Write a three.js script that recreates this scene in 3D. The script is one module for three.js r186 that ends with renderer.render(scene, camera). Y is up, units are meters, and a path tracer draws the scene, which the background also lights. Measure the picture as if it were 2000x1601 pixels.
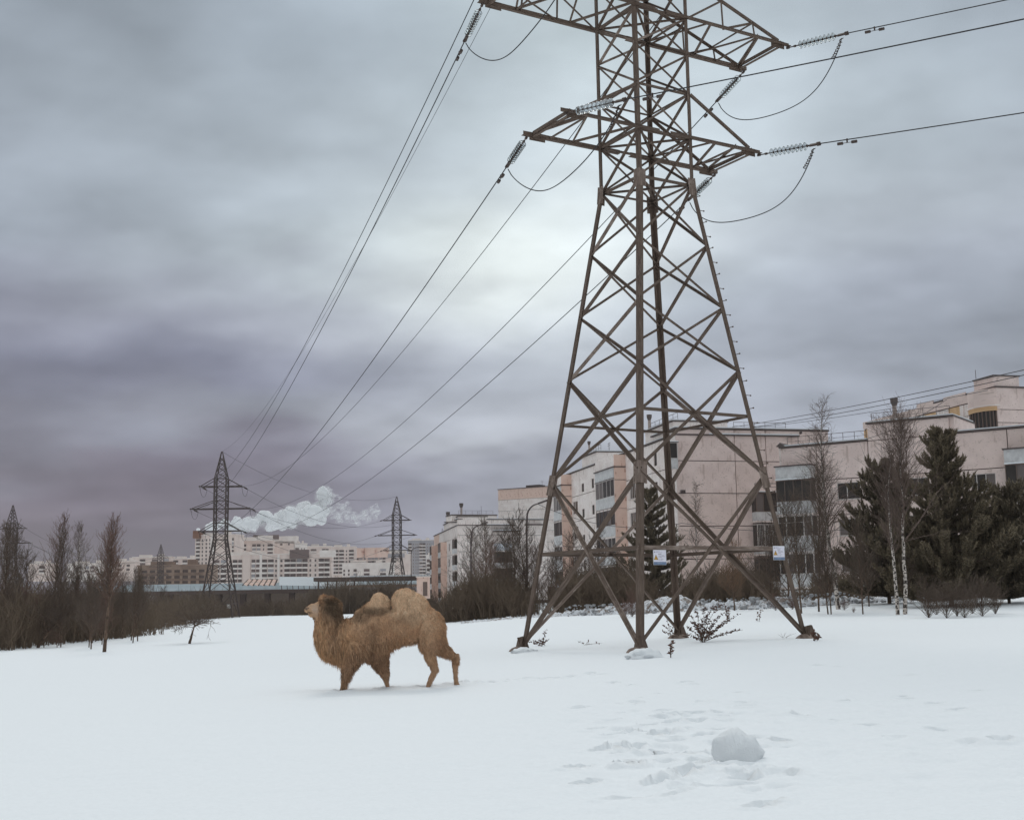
import * as THREE from 'three';
import { mergeGeometries, mergeVertices } from 'three/addons/utils/BufferGeometryUtils.js';
import { RoundedBoxGeometry } from 'three/addons/geometries/RoundedBoxGeometry.js';

// ---------- camera, sky, sun, exposure ----------
const FOC = 2467.03, PITCH = 0.1484, ROLL = 0.0163, EYE = 1.6;
const scene = new THREE.Scene();
const camera = new THREE.PerspectiveCamera(2 * Math.atan(800.5 / FOC) * 180 / Math.PI, 1024 / 819, 0.1, 8000);
camera.position.set(0, EYE, 0);
camera.rotation.set(PITCH, 0, -ROLL);
const renderer = new THREE.WebGLRenderer({ antialias: true });
renderer.setSize(1024, 819);
renderer.toneMapping = THREE.LinearToneMapping;
renderer.toneMappingExposure = 1.0;
renderer.shadowMap.enabled = true;
const SUN_AZ = -7, SUN_EL = 33;          // degrees, behind the cloud ahead
const sunDir = new THREE.Vector3(Math.sin(SUN_AZ * Math.PI / 180) * Math.cos(SUN_EL * Math.PI / 180), Math.sin(SUN_EL * Math.PI / 180), -Math.cos(SUN_AZ * Math.PI / 180) * Math.cos(SUN_EL * Math.PI / 180));
const sun = new THREE.DirectionalLight(new THREE.Color(1.0, 0.96, 0.9), 0.65);
sun.position.copy(sunDir).multiplyScalar(150); sun.target.position.set(0, 0, -40);
sun.castShadow = true; sun.shadow.radius = 40; sun.shadow.mapSize.set(2048, 2048);
Object.assign(sun.shadow.camera, { left: -90, right: 90, top: 90, bottom: -90, near: 1, far: 500 });
scene.add(sun, sun.target);
scene.fog = new THREE.FogExp2(new THREE.Color(0.70, 0.66, 0.66), 0.00017);

// ---------- small helpers ----------
const V = (x, y, z) => new THREE.Vector3(x, y, z);
const rngOf = seed => { let s = seed >>> 0; return () => { s = (s + 0x6D2B79F5) >>> 0; let t = s; t = Math.imul(t ^ (t >>> 15), t | 1); t ^= t + Math.imul(t ^ (t >>> 7), t | 61); return ((t ^ (t >>> 14)) >>> 0) / 4294967296; }; };
const hash3 = (x, y, z) => { let h = Math.imul(x, 374761393) ^ Math.imul(y, 668265263) ^ Math.imul(z, 2147483647 ^ 0x5bd1e995); h = Math.imul(h ^ (h >>> 13), 1274126177); return ((h ^ (h >>> 16)) >>> 0) / 4294967296; };
const sm = t => t * t * (3 - 2 * t);
const lerp = (a, b, t) => a + (b - a) * t;
const clamp = (x, a, b) => Math.min(b, Math.max(a, x));
const sstep = (a, b, x) => sm(clamp((x - a) / (b - a), 0, 1));
function noise3(x, y, z) {
  const xi = Math.floor(x), yi = Math.floor(y), zi = Math.floor(z), u = sm(x - xi), v = sm(y - yi), w = sm(z - zi);
  const c = (a, b, d) => hash3(xi + a, yi + b, zi + d);
  return lerp(lerp(lerp(c(0, 0, 0), c(1, 0, 0), u), lerp(c(0, 1, 0), c(1, 1, 0), u), v), lerp(lerp(c(0, 0, 1), c(1, 0, 1), u), lerp(c(0, 1, 1), c(1, 1, 1), u), v), w) * 2 - 1;
}
function noise2(x, y) {
  const xi = Math.floor(x), yi = Math.floor(y), u = sm(x - xi), v = sm(y - yi);
  return lerp(lerp(hash3(xi, yi, 7), hash3(xi + 1, yi, 7), u), lerp(hash3(xi, yi + 1, 7), hash3(xi + 1, yi + 1, 7), u), v) * 2 - 1;
}
const fbm2 = (x, y, n = 4) => { let s = 0, a = 0.5; for (let i = 0; i < n; i++) { s += a * noise2(x, y); x = x * 2.03 + 17.3; y = y * 2.03 - 9.1; a *= 0.5; } return s; };
const fbm3 = (x, y, z, n = 4) => { let s = 0, a = 0.5; for (let i = 0; i < n; i++) { s += a * noise3(x, y, z); x = x * 2.03 + 11.3; y = y * 2.03 - 5.1; z = z * 2.03 + 3.7; a *= 0.5; } return s; };
const lin = c => { c /= 255; return c <= 0.04045 ? c / 12.92 : Math.pow((c + 0.055) / 1.055, 2.4); };

// a pixel of the 2000 x 1601 photograph as a direction with depth 1, and as a point at a given depth
function ray(px, py) {
  const c = Math.cos(ROLL), s = Math.sin(ROLL), dx = px - 1000, dy = py - 800.5;
  const x = (c * dx - s * dy) / FOC, y = -(s * dx + c * dy) / FOC;
  const X = x, Y = y * Math.cos(PITCH) + Math.sin(PITCH), D = Math.cos(PITCH) - y * Math.sin(PITCH);
  return [X / D, Y / D];
}
const at = (px, py, D) => { const [a, b] = ray(px, py); return V(a * D, EYE + b * D, -D); };

// ---------- the sky: an overcast of layered cloud ----------
{
  const W = 3072, H = 1536, data = new Float32Array(W * H * 4);
  const azs = [-32, -22, -11.5, 0, 11.5, 22, 32], els = [-2, 2.6, 5.1, 7.4, 10.4, 13.1, 16.5, 21, 26.5, 34];
  const rows = [ // sRGB of the cloud deck, rows by elevation from the horizon up, columns by azimuth from left to right
    [[108, 104, 110], [112, 108, 114], [131, 129, 138], [156, 159, 169], [160, 164, 174], [158, 163, 174], [154, 160, 172]],
    [[114, 109, 115], [118, 113, 120], [133, 129, 140], [156, 158, 170], [166, 171, 180], [160, 166, 177], [156, 162, 174]],
    [[128, 123, 132], [130, 125, 134], [134, 131, 145], [162, 165, 178], [170, 175, 185], [162, 168, 180], [158, 164, 176]],
    [[126, 124, 135], [128, 126, 137], [146, 149, 162], [186, 191, 201], [172, 178, 189], [162, 168, 180], [160, 166, 177]],
    [[130, 131, 146], [132, 134, 149], [140, 143, 160], [182, 188, 199], [174, 180, 192], [164, 170, 183], [162, 168, 180]],
    [[140, 141, 157], [144, 146, 161], [168, 172, 185], [202, 208, 216], [188, 195, 206], [172, 178, 191], [166, 172, 184]],
    [[158, 164, 176], [163, 170, 182], [196, 204, 211], [228, 234, 235], [198, 205, 214], [180, 187, 198], [172, 178, 190]],
    [[158, 165, 177], [163, 171, 182], [186, 195, 205], [206, 215, 222], [194, 203, 212], [178, 187, 198], [172, 179, 191]],
    [[150, 158, 169], [154, 162, 173], [174, 184, 195], [196, 207, 214], [184, 194, 204], [170, 179, 191], [166, 174, 186]],
    [[168, 176, 187], [172, 180, 190], [182, 191, 201], [194, 203, 211], [186, 195, 205], [176, 184, 195], [172, 180, 191]]].map(r => r.map(c => c.map(lin)));
  const cr = (a, b, c, d, t) => 0.5 * (2 * b + (c - a) * t + (2 * a - 5 * b + 4 * c - d) * t * t + (3 * b - a - 3 * c + d) * t * t * t);
  const find = (arr, x) => { let i = 0; while (i < arr.length - 2 && x > arr[i + 1]) i++; return [i, clamp((x - arr[i]) / (arr[i + 1] - arr[i]), 0, 1)]; };
  const pick = (i, n) => clamp(i, 0, n - 1);
  const gen = [lin(141), lin(148), lin(156)], zen = [1.06, 1.115, 1.165];
  for (let j = 0; j < H; j++) {
    const el = ((j + 0.5) / H - 0.5) * 180, er = el * Math.PI / 180, ce = Math.cos(er), y = Math.sin(er);
    for (let i = 0; i < W; i++) {
      const phi = ((i + 0.5) / W - 0.5) * 2 * Math.PI, x = Math.cos(phi) * ce, z = Math.sin(phi) * ce, o = (j * W + i) * 4;
      let az = Math.atan2(x, -z) * 180 / Math.PI;
      // large soft masses drift the look-up, so that the deck has cloud shapes
      const yy = Math.max(y, -0.02) + 0.24, cx = x / yy, cz = z / yy;
      const near = 1 - sstep(30, 70, Math.max(Math.abs(az), el - 8));
      let n1 = 0, n2 = 0, n3 = 0;
      if (el > -4) { n1 = fbm2(cx * 1.7 + 3.1, cz * 2.0 + 8.2, 6); n2 = fbm2(cx * 1.0 - 7.7, cz * 1.3 + 1.9, 4); n3 = fbm2(cx * 6 + 1.3, cz * 7.5 - 2.2, 5); }
      const b = [0, 0, 0], ea = clamp(el + n1 * 4.2, -2, 33.9), aa = clamp(az + n2 * 11, -31.9, 31.9);
      const [r, tr] = find(els, ea), [c, tc] = find(azs, aa);
      for (let k = 0; k < 3; k++) {
        const q = [-1, 0, 1, 2].map(dr => { const R = rows[pick(r + dr, rows.length)]; return cr(R[pick(c - 1, 7)][k], R[c][k], R[c + 1][k], R[pick(c + 2, 7)][k], tc); });
        const local = Math.max(0.05, cr(q[0], q[1], q[2], q[3], tr));
        const far = lerp(gen[k], zen[k], sstep(12, 70, el)) * (1 + 0.25 * n1);
        b[k] = lerp(far, local, near) * (1 + 0.26 * n3 * (0.5 + 0.5 * near) + 0.24 * n1);
        if (el < -2) b[k] = lerp(b[k], 0.45, sstep(-2, -12, el));
        data[o + k] = b[k] * lerp(1, [0.975, 1.0, 0.995][k], sstep(6, 14, el));
      }
      data[o + 3] = 1;
    }
  }
  const sky = new THREE.DataTexture(data, W, H, THREE.RGBAFormat, THREE.FloatType);
  sky.mapping = THREE.EquirectangularReflectionMapping; sky.magFilter = THREE.LinearFilter; sky.minFilter = THREE.LinearFilter;
  sky.wrapS = THREE.RepeatWrapping; sky.needsUpdate = true;
  scene.background = sky; scene.environment = sky; scene.backgroundIntensity = 1; scene.environmentIntensity = 1;
}

// ---------- naming, labelling ----------
const used = {};
const numbered = name => { const n = used[name] = (used[name] ?? -1) + 1; return n ? name + '_' + String(n).padStart(3, '0') : name; };
function tag(o, label, category, group, kind) {
  if (label) o.userData.label = label; if (category) o.userData.category = category;
  if (group) o.userData.group = group; if (kind) o.userData.kind = kind; return o;
}
function thing(name, label, category, pos, turn = 0, group) {
  const o = new THREE.Group(); o.name = numbered(name); if (pos) o.position.copy(pos); o.rotation.y = turn; scene.add(o);
  return tag(o, label, category, group);
}
function part(name, geo, mat, parent, label) { const m = new THREE.Mesh(geo, mat); m.name = name; parent.add(m); if (label) m.userData.label = label; return m; }
function single(name, geo, mat, label, category, group, kind) { const m = new THREE.Mesh(geo, mat); m.name = numbered(name); scene.add(m); return tag(m, label, category, group, kind); }
function copyOf(root, label, group) { const c = root.clone(); c.name = numbered(root.name.replace(/_\d{3}$/, '')); c.userData = { ...root.userData }; scene.add(c); if (label) c.userData.label = label; if (group) c.userData.group = group; return c; }

// ---------- geometry helpers ----------
function box(w, h, d, x = 0, y = 0, z = 0) { // centred box with uv in metres
  const g = new THREE.BoxGeometry(w, h, d), uv = g.attributes.uv, dims = [[d, h], [d, h], [w, d], [w, d], [w, h], [w, h]];
  for (let f = 0; f < 6; f++) for (let k = 0; k < 4; k++) { const i = f * 4 + k; uv.setXY(i, uv.getX(i) * dims[f][0], uv.getY(i) * dims[f][1]); }
  g.translate(x, y, z); return g;
}
const merge = list => { const l = list.map(g => { const h = g.index ? g.toNonIndexed() : g; for (const k of Object.keys(h.attributes)) if (!['position', 'normal', 'uv'].includes(k)) h.deleteAttribute(k); return h; }); return l.length === 1 ? l[0] : mergeGeometries(l); };
const Y1 = V(0, 1, 0);
function frameOf(a, b, hint) { // matrix whose y runs from a to b and whose z is near hint
  const y = b.clone().sub(a).normalize(), z = hint.clone().addScaledVector(y, -hint.dot(y)).normalize(), x = y.clone().cross(z);
  return new THREE.Matrix4().makeBasis(x, y, z).setPosition(a);
}
function rod(a, b, r, seg = 6, r2 = r) { // cylinder from a to b
  const L = a.distanceTo(b), g = new THREE.CylinderGeometry(r2, r, L, seg, 1); g.translate(0, L / 2, 0);
  const h = Math.abs(b.y - a.y) > 0.9 * L ? V(1, 0, 0) : Y1; return g.applyMatrix4(frameOf(a, b, h));
}
function bar(a, b, w, d, hint = Y1) { const L = a.distanceTo(b), g = box(w, L, d, 0, L / 2, 0); return g.applyMatrix4(frameOf(a, b, hint)); }
function angleSection(a, b, w, t, zHint, flip = 1) { // rolled steel angle: one flange across x, one along z
  const L = a.distanceTo(b), g = merge([box(w, L, t, flip * w / 2, L / 2, t / 2), box(t, L, w - t, flip * t / 2, L / 2, t + (w - t) / 2)]);
  return g.applyMatrix4(frameOf(a, b, zHint));
}
class Tubes { // many tapered tubes with few sides in one geometry
  constructor() { this.p = []; this.n = []; this.u = []; this.i = []; }
  add(pts, rad, sides) {
    const N = pts.length, base = this.p.length / 3; let ref = Math.abs(pts[1].y - pts[0].y) > 0.8 * pts[1].distanceTo(pts[0]) ? V(1, 0, 0) : V(0, 1, 0), len = 0;
    for (let k = 0; k < N; k++) {
      const d = (k < N - 1 ? pts[k + 1] : pts[k]).clone().sub(k ? pts[k - 1] : pts[k]).normalize();
      const x = ref.clone().addScaledVector(d, -ref.dot(d)).normalize(), z = x.clone().cross(d); ref = x;
      if (k) len += pts[k].distanceTo(pts[k - 1]);
      for (let s = 0; s <= sides; s++) {
        const a = s / sides * Math.PI * 2, cx = Math.cos(a), cz = Math.sin(a), nx = x.x * cx + z.x * cz, ny = x.y * cx + z.y * cz, nz = x.z * cx + z.z * cz;
        this.p.push(pts[k].x + nx * rad[k], pts[k].y + ny * rad[k], pts[k].z + nz * rad[k]); this.n.push(nx, ny, nz); this.u.push(s / sides * rad[0] * 6.28, len);
      }
    }
    const w = sides + 1;
    for (let k = 0; k < N - 1; k++) for (let s = 0; s < sides; s++) { const a = base + k * w + s; this.i.push(a, a + w, a + 1, a + 1, a + w, a + w + 1); }
  }
  build() {
    const g = new THREE.BufferGeometry();
    g.setAttribute('position', new THREE.Float32BufferAttribute(this.p, 3)); g.setAttribute('normal', new THREE.Float32BufferAttribute(this.n, 3));
    g.setAttribute('uv', new THREE.Float32BufferAttribute(this.u, 2)); g.setIndex(this.i); return g;
  }
}
function tube(pts, r, sides = 6) { const t = new Tubes(); t.add(pts, pts.map(() => r), sides); return t.build(); }

// ---------- textures and materials ----------
function pnoise(x, y, per, seed) { // periodic value noise
  const xi = Math.floor(x), yi = Math.floor(y), u = sm(x - xi), v = sm(y - yi), w = n => ((n % per) + per) % per, c = (a, b) => hash3(w(xi + a), w(yi + b), seed);
  return lerp(lerp(c(0, 0), c(1, 0), u), lerp(c(0, 1), c(1, 1), u), v);
}
const pf = (x, y, per, seed, n) => { let s = 0, a = 0.5, t = 0; for (let i = 0; i < n; i++) { s += a * pnoise(x * per, y * per, per, seed + i); t += a; a *= 0.55; per *= 2; } return s / t; };
function tex(size, fn, srgb = true, rep = 1) { // fn(u, v) -> [r, g, b] 0..255
  const d = new Uint8Array(size * size * 4);
  for (let j = 0; j < size; j++) for (let i = 0; i < size; i++) { const c = fn((i + 0.5) / size, (j + 0.5) / size), o = (j * size + i) * 4; d[o] = clamp(c[0], 0, 255); d[o + 1] = clamp(c[1], 0, 255); d[o + 2] = clamp(c[2], 0, 255); d[o + 3] = 255; }
  const t = new THREE.DataTexture(d, size, size); t.wrapS = t.wrapT = THREE.RepeatWrapping; t.magFilter = THREE.LinearFilter; t.minFilter = THREE.LinearMipmapLinearFilter; t.generateMipmaps = true;
  if (srgb) t.colorSpace = THREE.SRGBColorSpace; t.repeat.set(rep, rep); t.needsUpdate = true; return t;
}
const mix3 = (a, b, t) => [lerp(a[0], b[0], t), lerp(a[1], b[1], t), lerp(a[2], b[2], t)];
const mottled = (c1, c2, per, seed, rep, size = 256, sharp = 1) => tex(size, (u, v) => mix3(c1, c2, clamp((pf(u, v, per, seed, 5) - 0.5) * 2.2 * sharp + 0.5, 0, 1)), true, rep);
const std = o => new THREE.MeshStandardMaterial({ roughness: 0.9, metalness: 0, ...o });
const grey = (per, seed, rep, lo = 0, hi = 255) => tex(256, (u, v) => { const k = lerp(lo, hi, pf(u, v, per, seed, 5)); return [k, k, k]; }, false, rep);
const MAT = {};
// ---------- terrain ----------
const footprints = [];
function landBase(X, D) {
  const rise = X > 0 ? 1.25 * Math.tanh(X * 0.042 / 1.25) : -1.45 * Math.tanh(-X * 0.022 / 1.45);
  let y = rise;
  y += 0.6 * sstep(42, 95, D) * sstep(-8, 1, X);             // the field swells towards the houses
  const amp = sstep(4, 30, D);
  y += 0.10 * amp * fbm2(X * 0.09 + 5, D * 0.05 + 3, 2);
  y -= 5 * sstep(262, 330, D) * sstep(25, -5, X);            // the ground falls away behind the field's edge
  return y;
}
// pits and lumps round the pylon feet
const mounds = [];
function land(X, D) {
  let y = landBase(X, D);
  if (D > 5 && D < 80) y += 0.030 * fbm2(X * 0.55, D * 0.45, 3) + 0.016 * fbm2(X * 0.9 + 3, D * 2.3, 3) + 0.008 * fbm2(X * 5, D * 5, 3) * sstep(60, 20, D);
  if (D > 5 && D < 30 && X > -2 && X < 9) { const m = sstep(-1.5, 1.5, X) * sstep(8.5, 4, X) * sstep(9, 10.5, D) * sstep(24, 15, D); y += m * (0.06 * fbm2(X * 3.1 + 9, D * 2.4, 4) - 0.01); }
  for (const m of mounds) { const dx = (X - m[0]) / m[2], dz = (D - m[1]) / m[3], q = dx * dx + dz * dz; if (q < 6) y += m[4] * Math.exp(-q * 1.6); }
  for (const f of footprints) {
    const dx = X - f[0], dz = D - f[1]; if (dx * dx + dz * dz > 0.6) continue;
    const c = Math.cos(f[2]), s = Math.sin(f[2]), a = (dx * c + dz * s) / f[3], b = (-dx * s + dz * c) / f[4], q = Math.sqrt(a * a + b * b);
    y -= 1.7 * f[5] * (1 - sstep(0.6, 1.0, q)) - f[5] * 0.5 * Math.exp(-Math.pow((q - 1.35) * 3.2, 2));
  }
  return y;
}
function onGround(px, py) { // where the sight line through a pixel meets the snow
  const [a, b] = ray(px, py); let lo = 4, hi = 260;
  for (let D = 5; D < 260; D *= 1.03) { if (EYE + b * D < landBase(a * D, D)) { hi = D; lo = D / 1.03; break; } }
  for (let k = 0; k < 30; k++) { const m = (lo + hi) / 2; if (EYE + b * m < landBase(a * m, m)) hi = m; else lo = m; }
  return [a * hi, hi];
}
const G = (X, D) => V(X, land(X, D), -D);
{
  const r = rngOf(5), z = (x, y, ang, l, w, d) => { const [X, D] = onGround(1100 + x / 4, 1350 + y / 4); footprints.push([X, D, ang, l, w, d]); };
  z(120, 592, .5, .17, .07, .06); z(512, 582, .5, .13, .10, .13); z(178, 700, .6, .17, .08, .06); z(955, 622, .2, .15, .09, .10); z(1392, 648, .1, .13, .08, .09);
  z(1738, 640, .2, .12, .07, .06); z(672, 478, .4, .13, .08, .07); z(430, 335, .3, .2, .12, .05); z(800, 186, .3, .13, .12, .06); z(810, 330, .1, .16, .1, .06);
  z(120, 126, .1, .14, .12, .06); z(378, 226, .1, .14, .12, .05); z(1842, 184, .1, .12, .1, .07); z(1672, 186, .3, .14, .12, .06); z(960, 500, .1, .13, .08, .06); z(575, 432, .1, .08, .06, .05);
  z(1630, 858, 0, .12, .05, .05); z(1550, 890, .5, .16, .07, .05); z(740, 690, .8, .2, .08, .05); z(880, 800, .7, .16, .06, .04); z(500, 812, .1, .2, .06, .04); z(1290, 715, 0, .3, .06, .04); z(910, 300, .5, .16, .09, .05); z(320, 455, .3, .17, .08, .05); z(1010, 200, .4, .14, .1, .06); z(735, 352, .7, .12, .08, .06); z(870, 390, .1, .2, .1, .04); z(270, 295, .1, .15, .1, .04); z(1120, 72, .1, .16, .12, .05);
  for (let k = 0; k < 80; k++) { // a beaten trail leading to the pylon
    const t = r(), [X, D] = onGround(1150 + 330 * r() + 90 * t, 1330 + 215 * t); footprints.push([X, D, r() * 3, .1 + .08 * r(), .06 + .05 * r(), .02 + .05 * r() * (1 - t * .4)]);
  }
  for (let k = 0; k < 16; k++) { const [X, D] = onGround(1560 + 420 * r(), 1290 + 160 * r()); footprints.push([X, D, r() * 3, .12, .09, .03 + .03 * r()]); }
  for (let k = 0; k < 14; k++) { const [X, D] = onGround(890 + 300 * (k / 14) + 14 * r(), 1334 - 22 * (k / 14) + 6 * r()); footprints.push([X, D, .2, .16, .12, .05]); } // camel's own track
  const camelFeet = [[669, 1350], [756, 1344], [829, 1342], [888, 1336]]; for (const [x, y] of camelFeet) { const [X, D] = onGround(x, y); footprints.push([X, D, 0, .17, .14, .07]); }
}
MAT.snow = std({ color: new THREE.Color(0.90, 0.918, 0.93), roughness: 0.85, bumpScale: 0.010,
  map: tex(512, (u, v) => { const k = pf(u, v, 128, 40, 3), g = 247 + 8 * k; return [g, g, g]; }, true, 1),
  bumpMap: grey(40, 51, 1) });
MAT.snowPile = std({ color: new THREE.Color(0.78, 0.78, 0.79), roughness: 0.9, map: tex(256, (u, v) => { const a = pf(u, v, 8, 61, 5), b = pf(u, v, 20, 71, 4); return mix3([240, 242, 245], [128, 112, 100], sstep(0.52, 0.66, a) * 0.75 + sstep(0.6, 0.7, b) * 0.4); }), bumpMap: grey(16, 52, 1), bumpScale: 0.05 });
function buildGround() {
  const xs = [], ds = [];
  for (let x = 0; x < 1000;) { xs.push(x); x += x < 5.5 ? 0.05 : Math.max(0.05, (x - 5.5) * 0.07 + 0.05); }
  const X = [...xs.slice(1).map(x => -x).reverse(), ...xs];
  for (let d = -400; d < 5; d += Math.max(2, -d * 0.2)) ds.push(d);
  for (let d = 5; d < 2300;) { ds.push(d); d += d < 18 ? 0.045 : d < 30 ? 0.09 : d < 300 ? Math.max(0.12, (d - 30) * 0.02 + 0.12) : d * 0.2; }
  const nx = X.length, nd = ds.length, pos = new Float32Array(nx * nd * 3), uv = new Float32Array(nx * nd * 2), idx = [];
  for (let j = 0; j < nd; j++) for (let i = 0; i < nx; i++) {
    const o = j * nx + i, D = ds[j], x = X[i] + (D > 18 ? 0 : 0), xx = D > 40 ? x : x;
    pos[o * 3] = xx; pos[o * 3 + 1] = land(xx, D); pos[o * 3 + 2] = -D; uv[o * 2] = xx / 3.1; uv[o * 2 + 1] = D / 3.1;
  }
  for (let j = 0; j < nd - 1; j++) for (let i = 0; i < nx - 1; i++) { const a = j * nx + i; idx.push(a, a + 1, a + nx, a + 1, a + nx + 1, a + nx); }
  const g = new THREE.BufferGeometry(); g.setAttribute('position', new THREE.BufferAttribute(pos, 3)); g.setAttribute('uv', new THREE.BufferAttribute(uv, 2)); g.setIndex(idx); g.computeVertexNormals();
  single('snow_ground', g, MAT.snow, 'snow covered field stretching from the foreground to the trees', null, null, 'structure');
  console.log('ground', nx, nd, nx * nd * 2);
}
// the ploughed ridge of dirty snow along the yard in front of the buildings
function lumpy(seed, r, sx, sy, sz, detail = 2, amt = 0.22, fq = 1.6) {
  const g = mergeVertices(new THREE.IcosahedronGeometry(1, detail).deleteAttribute('uv').deleteAttribute('normal')), p = g.attributes.position, uv = [];
  for (let i = 0; i < p.count; i++) { const x = p.getX(i), y = p.getY(i), z = p.getZ(i), k = 1 + amt * fbm3(x * fq + seed, y * fq, z * fq - seed, 3) * 2; p.setXYZ(i, x * k * r * sx, y * k * r * sy, z * k * r * sz); uv.push(x * r, z * r + y * r); }
  g.setAttribute('uv', new THREE.Float32BufferAttribute(uv, 2)); g.computeVertexNormals(); return g;
}
function buildBank() {
  const line = [[900, 1186, 80], [1000, 1186, 78], [1130, 1183, 76], [1250, 1180, 73], [1380, 1178, 72], [1500, 1180, 70], [1620, 1178, 71], [1740, 1180, 72], [1860, 1178, 72], [2040, 1165, 73]].map(([x, y, D]) => { const a = ray(x, y)[0]; return [a * D, D]; });
  const n = 700, m = 26, pos = [], uv = [], idx = [];
  for (let i = 0; i <= n; i++) {
    const t = i / n * (line.length - 1), k = Math.min(line.length - 2, Math.floor(t)), f = t - k, X = lerp(line[k][0], line[k + 1][0], f), D = lerp(line[k][1], line[k + 1][1], f);
    const hgt = (0.58 + 0.34 * fbm2(X * 0.35, 4, 3) * 2) * sstep(-2, 10, X);
    for (let j = 0; j <= m; j++) {
      const s = (j / m - 0.45) * 5.2, prof = Math.exp(-Math.pow(s / (s < 0 ? 1.0 : 1.5), 2) * 1.3), x = X, d = D + s;
      const rough = prof > 0.06 ? 0.34 * fbm2(x * 2.6, d * 2.6, 5) * Math.min(1, prof * 2.5) : 0;
      pos.push(x, land(x, d) + hgt * prof + rough - 0.05 - 0.1 * (j === 0 || j === m ? 1 : 0), -d); uv.push(x / 2.4, d / 2.4);
    }
  }
  for (let i = 0; i < n; i++) for (let j = 0; j < m; j++) { const a = i * (m + 1) + j; idx.push(a, a + m + 1, a + 1, a + 1, a + m + 1, a + m + 2); }
  const g = new THREE.BufferGeometry(); g.setAttribute('position', new THREE.Float32BufferAttribute(pos, 3)); g.setAttribute('uv', new THREE.Float32BufferAttribute(uv, 2)); g.setIndex(idx); g.computeVertexNormals();
  single('snow_bank', g, MAT.snowPile, 'ploughed ridge of dirty lumpy snow in front of the apartment blocks', null, null, 'structure');
  // loose clods on it
  const r = rngOf(91), variants = [0, 1, 2, 3].map(k => lumpy(k * 3.3, 1, 1, 0.75, 0.9, 1, 0.3)), clods = [];
  for (let k = 0; k < 800; k++) {
    const t = r() * (line.length - 1), q = Math.min(line.length - 2, Math.floor(t)), f = t - q, X = lerp(line[q][0], line[q + 1][0], f), D = lerp(line[q][1], line[q + 1][1], f) + (r() - 0.75) * 2.4;
    if (X < 3) continue; const s = 0.04 + 0.13 * r() * r(), g2 = variants[k % 4].clone(); g2.scale(s, s, s); g2.rotateY(r() * 6);
    const off = D - lerp(line[q][1], line[q + 1][1], f); g2.translate(X, land(X, D) + 0.55 * Math.exp(-off * off * 1.3) + 0.02, -D); clods.push(g2);
  }
  single('snow_clods', merge(clods), MAT.snowPile, 'loose clods of dirty snow scattered along the ploughed ridge', 'snow clods', null, 'stuff');
}
// ---------- lattice pylons ----------
const streaks = (c1, c2, c3, seed) => { const t = tex(256, (u, v) => { const a = pf(u, v, 8, seed, 4), b = pf(u, v, 16, seed + 9, 3); return mix3(mix3(c1, c2, clamp((a - .5) * 2.4 + .5, 0, 1)), c3, sstep(.6, .76, b) * .6); }); t.repeat.set(2.2, .28); return t; };
MAT.steel = std({ roughness: 0.8, metalness: 0.1, map: streaks([108, 91, 79], [88, 72, 62], [130, 114, 102], 11) });
MAT.steelPale = std({ roughness: 0.75, metalness: 0.1, map: streaks([150, 132, 121], [110, 93, 82], [172, 158, 148], 14) });
MAT.steelFar = std({ color: new THREE.Color(0.085, 0.062, 0.055), roughness: 0.9 });
MAT.concrete = std({ roughness: 0.95, map: mottled([150, 132, 120], [92, 74, 66], 8, 15, 1) });
const AX = 4.3413, AD = 38.3069, ANG = 1.0346;
const LV = [2.879, 5.094, 6.869, 8.263, 10.259, 12.253, 14.238, 15.748, 17.22, 18.52, 19.748, 21.2, 22.5, 23.748, 25.2, 30.1];
const sideAt = h => h <= 14.238 ? 2.08 + (14.238 - h) * 0.2837 : h <= 25.2 ? 2.11 : lerp(2.11, 0.16, (h - 25.2) / 4.9);
const ARMS = [{ k: 7, t: 3.83, top: 8 }, { k: 10, t: 5.34, top: 11 }, { k: 13, t: 3.83, top: 14 }];
const CORN = [[-1, -1], [1, -1], [1, 1], [-1, 1]];          // left, front, right and back leg
function pylonFrame(X, D, ang, y0) {
  const u = V(Math.cos(ang), 0, Math.sin(ang)), v = V(Math.sin(ang), 0, -Math.cos(ang)), o = V(X, y0, -D);
  return { u, v, o, P: (a, b, h) => o.clone().addScaledVector(u, a).addScaledVector(v, b).add(V(0, h, 0)), node: (c, h) => { const s = sideAt(h) / 2; return o.clone().addScaledVector(u, CORN[c][0] * s).addScaledVector(v, CORN[c][1] * s).add(V(0, h, 0)); } };
}
const MAIN = pylonFrame(AX, AD, ANG, 0);
const footY = [0.02, 0.10, 0.27, 0.27];
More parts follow.
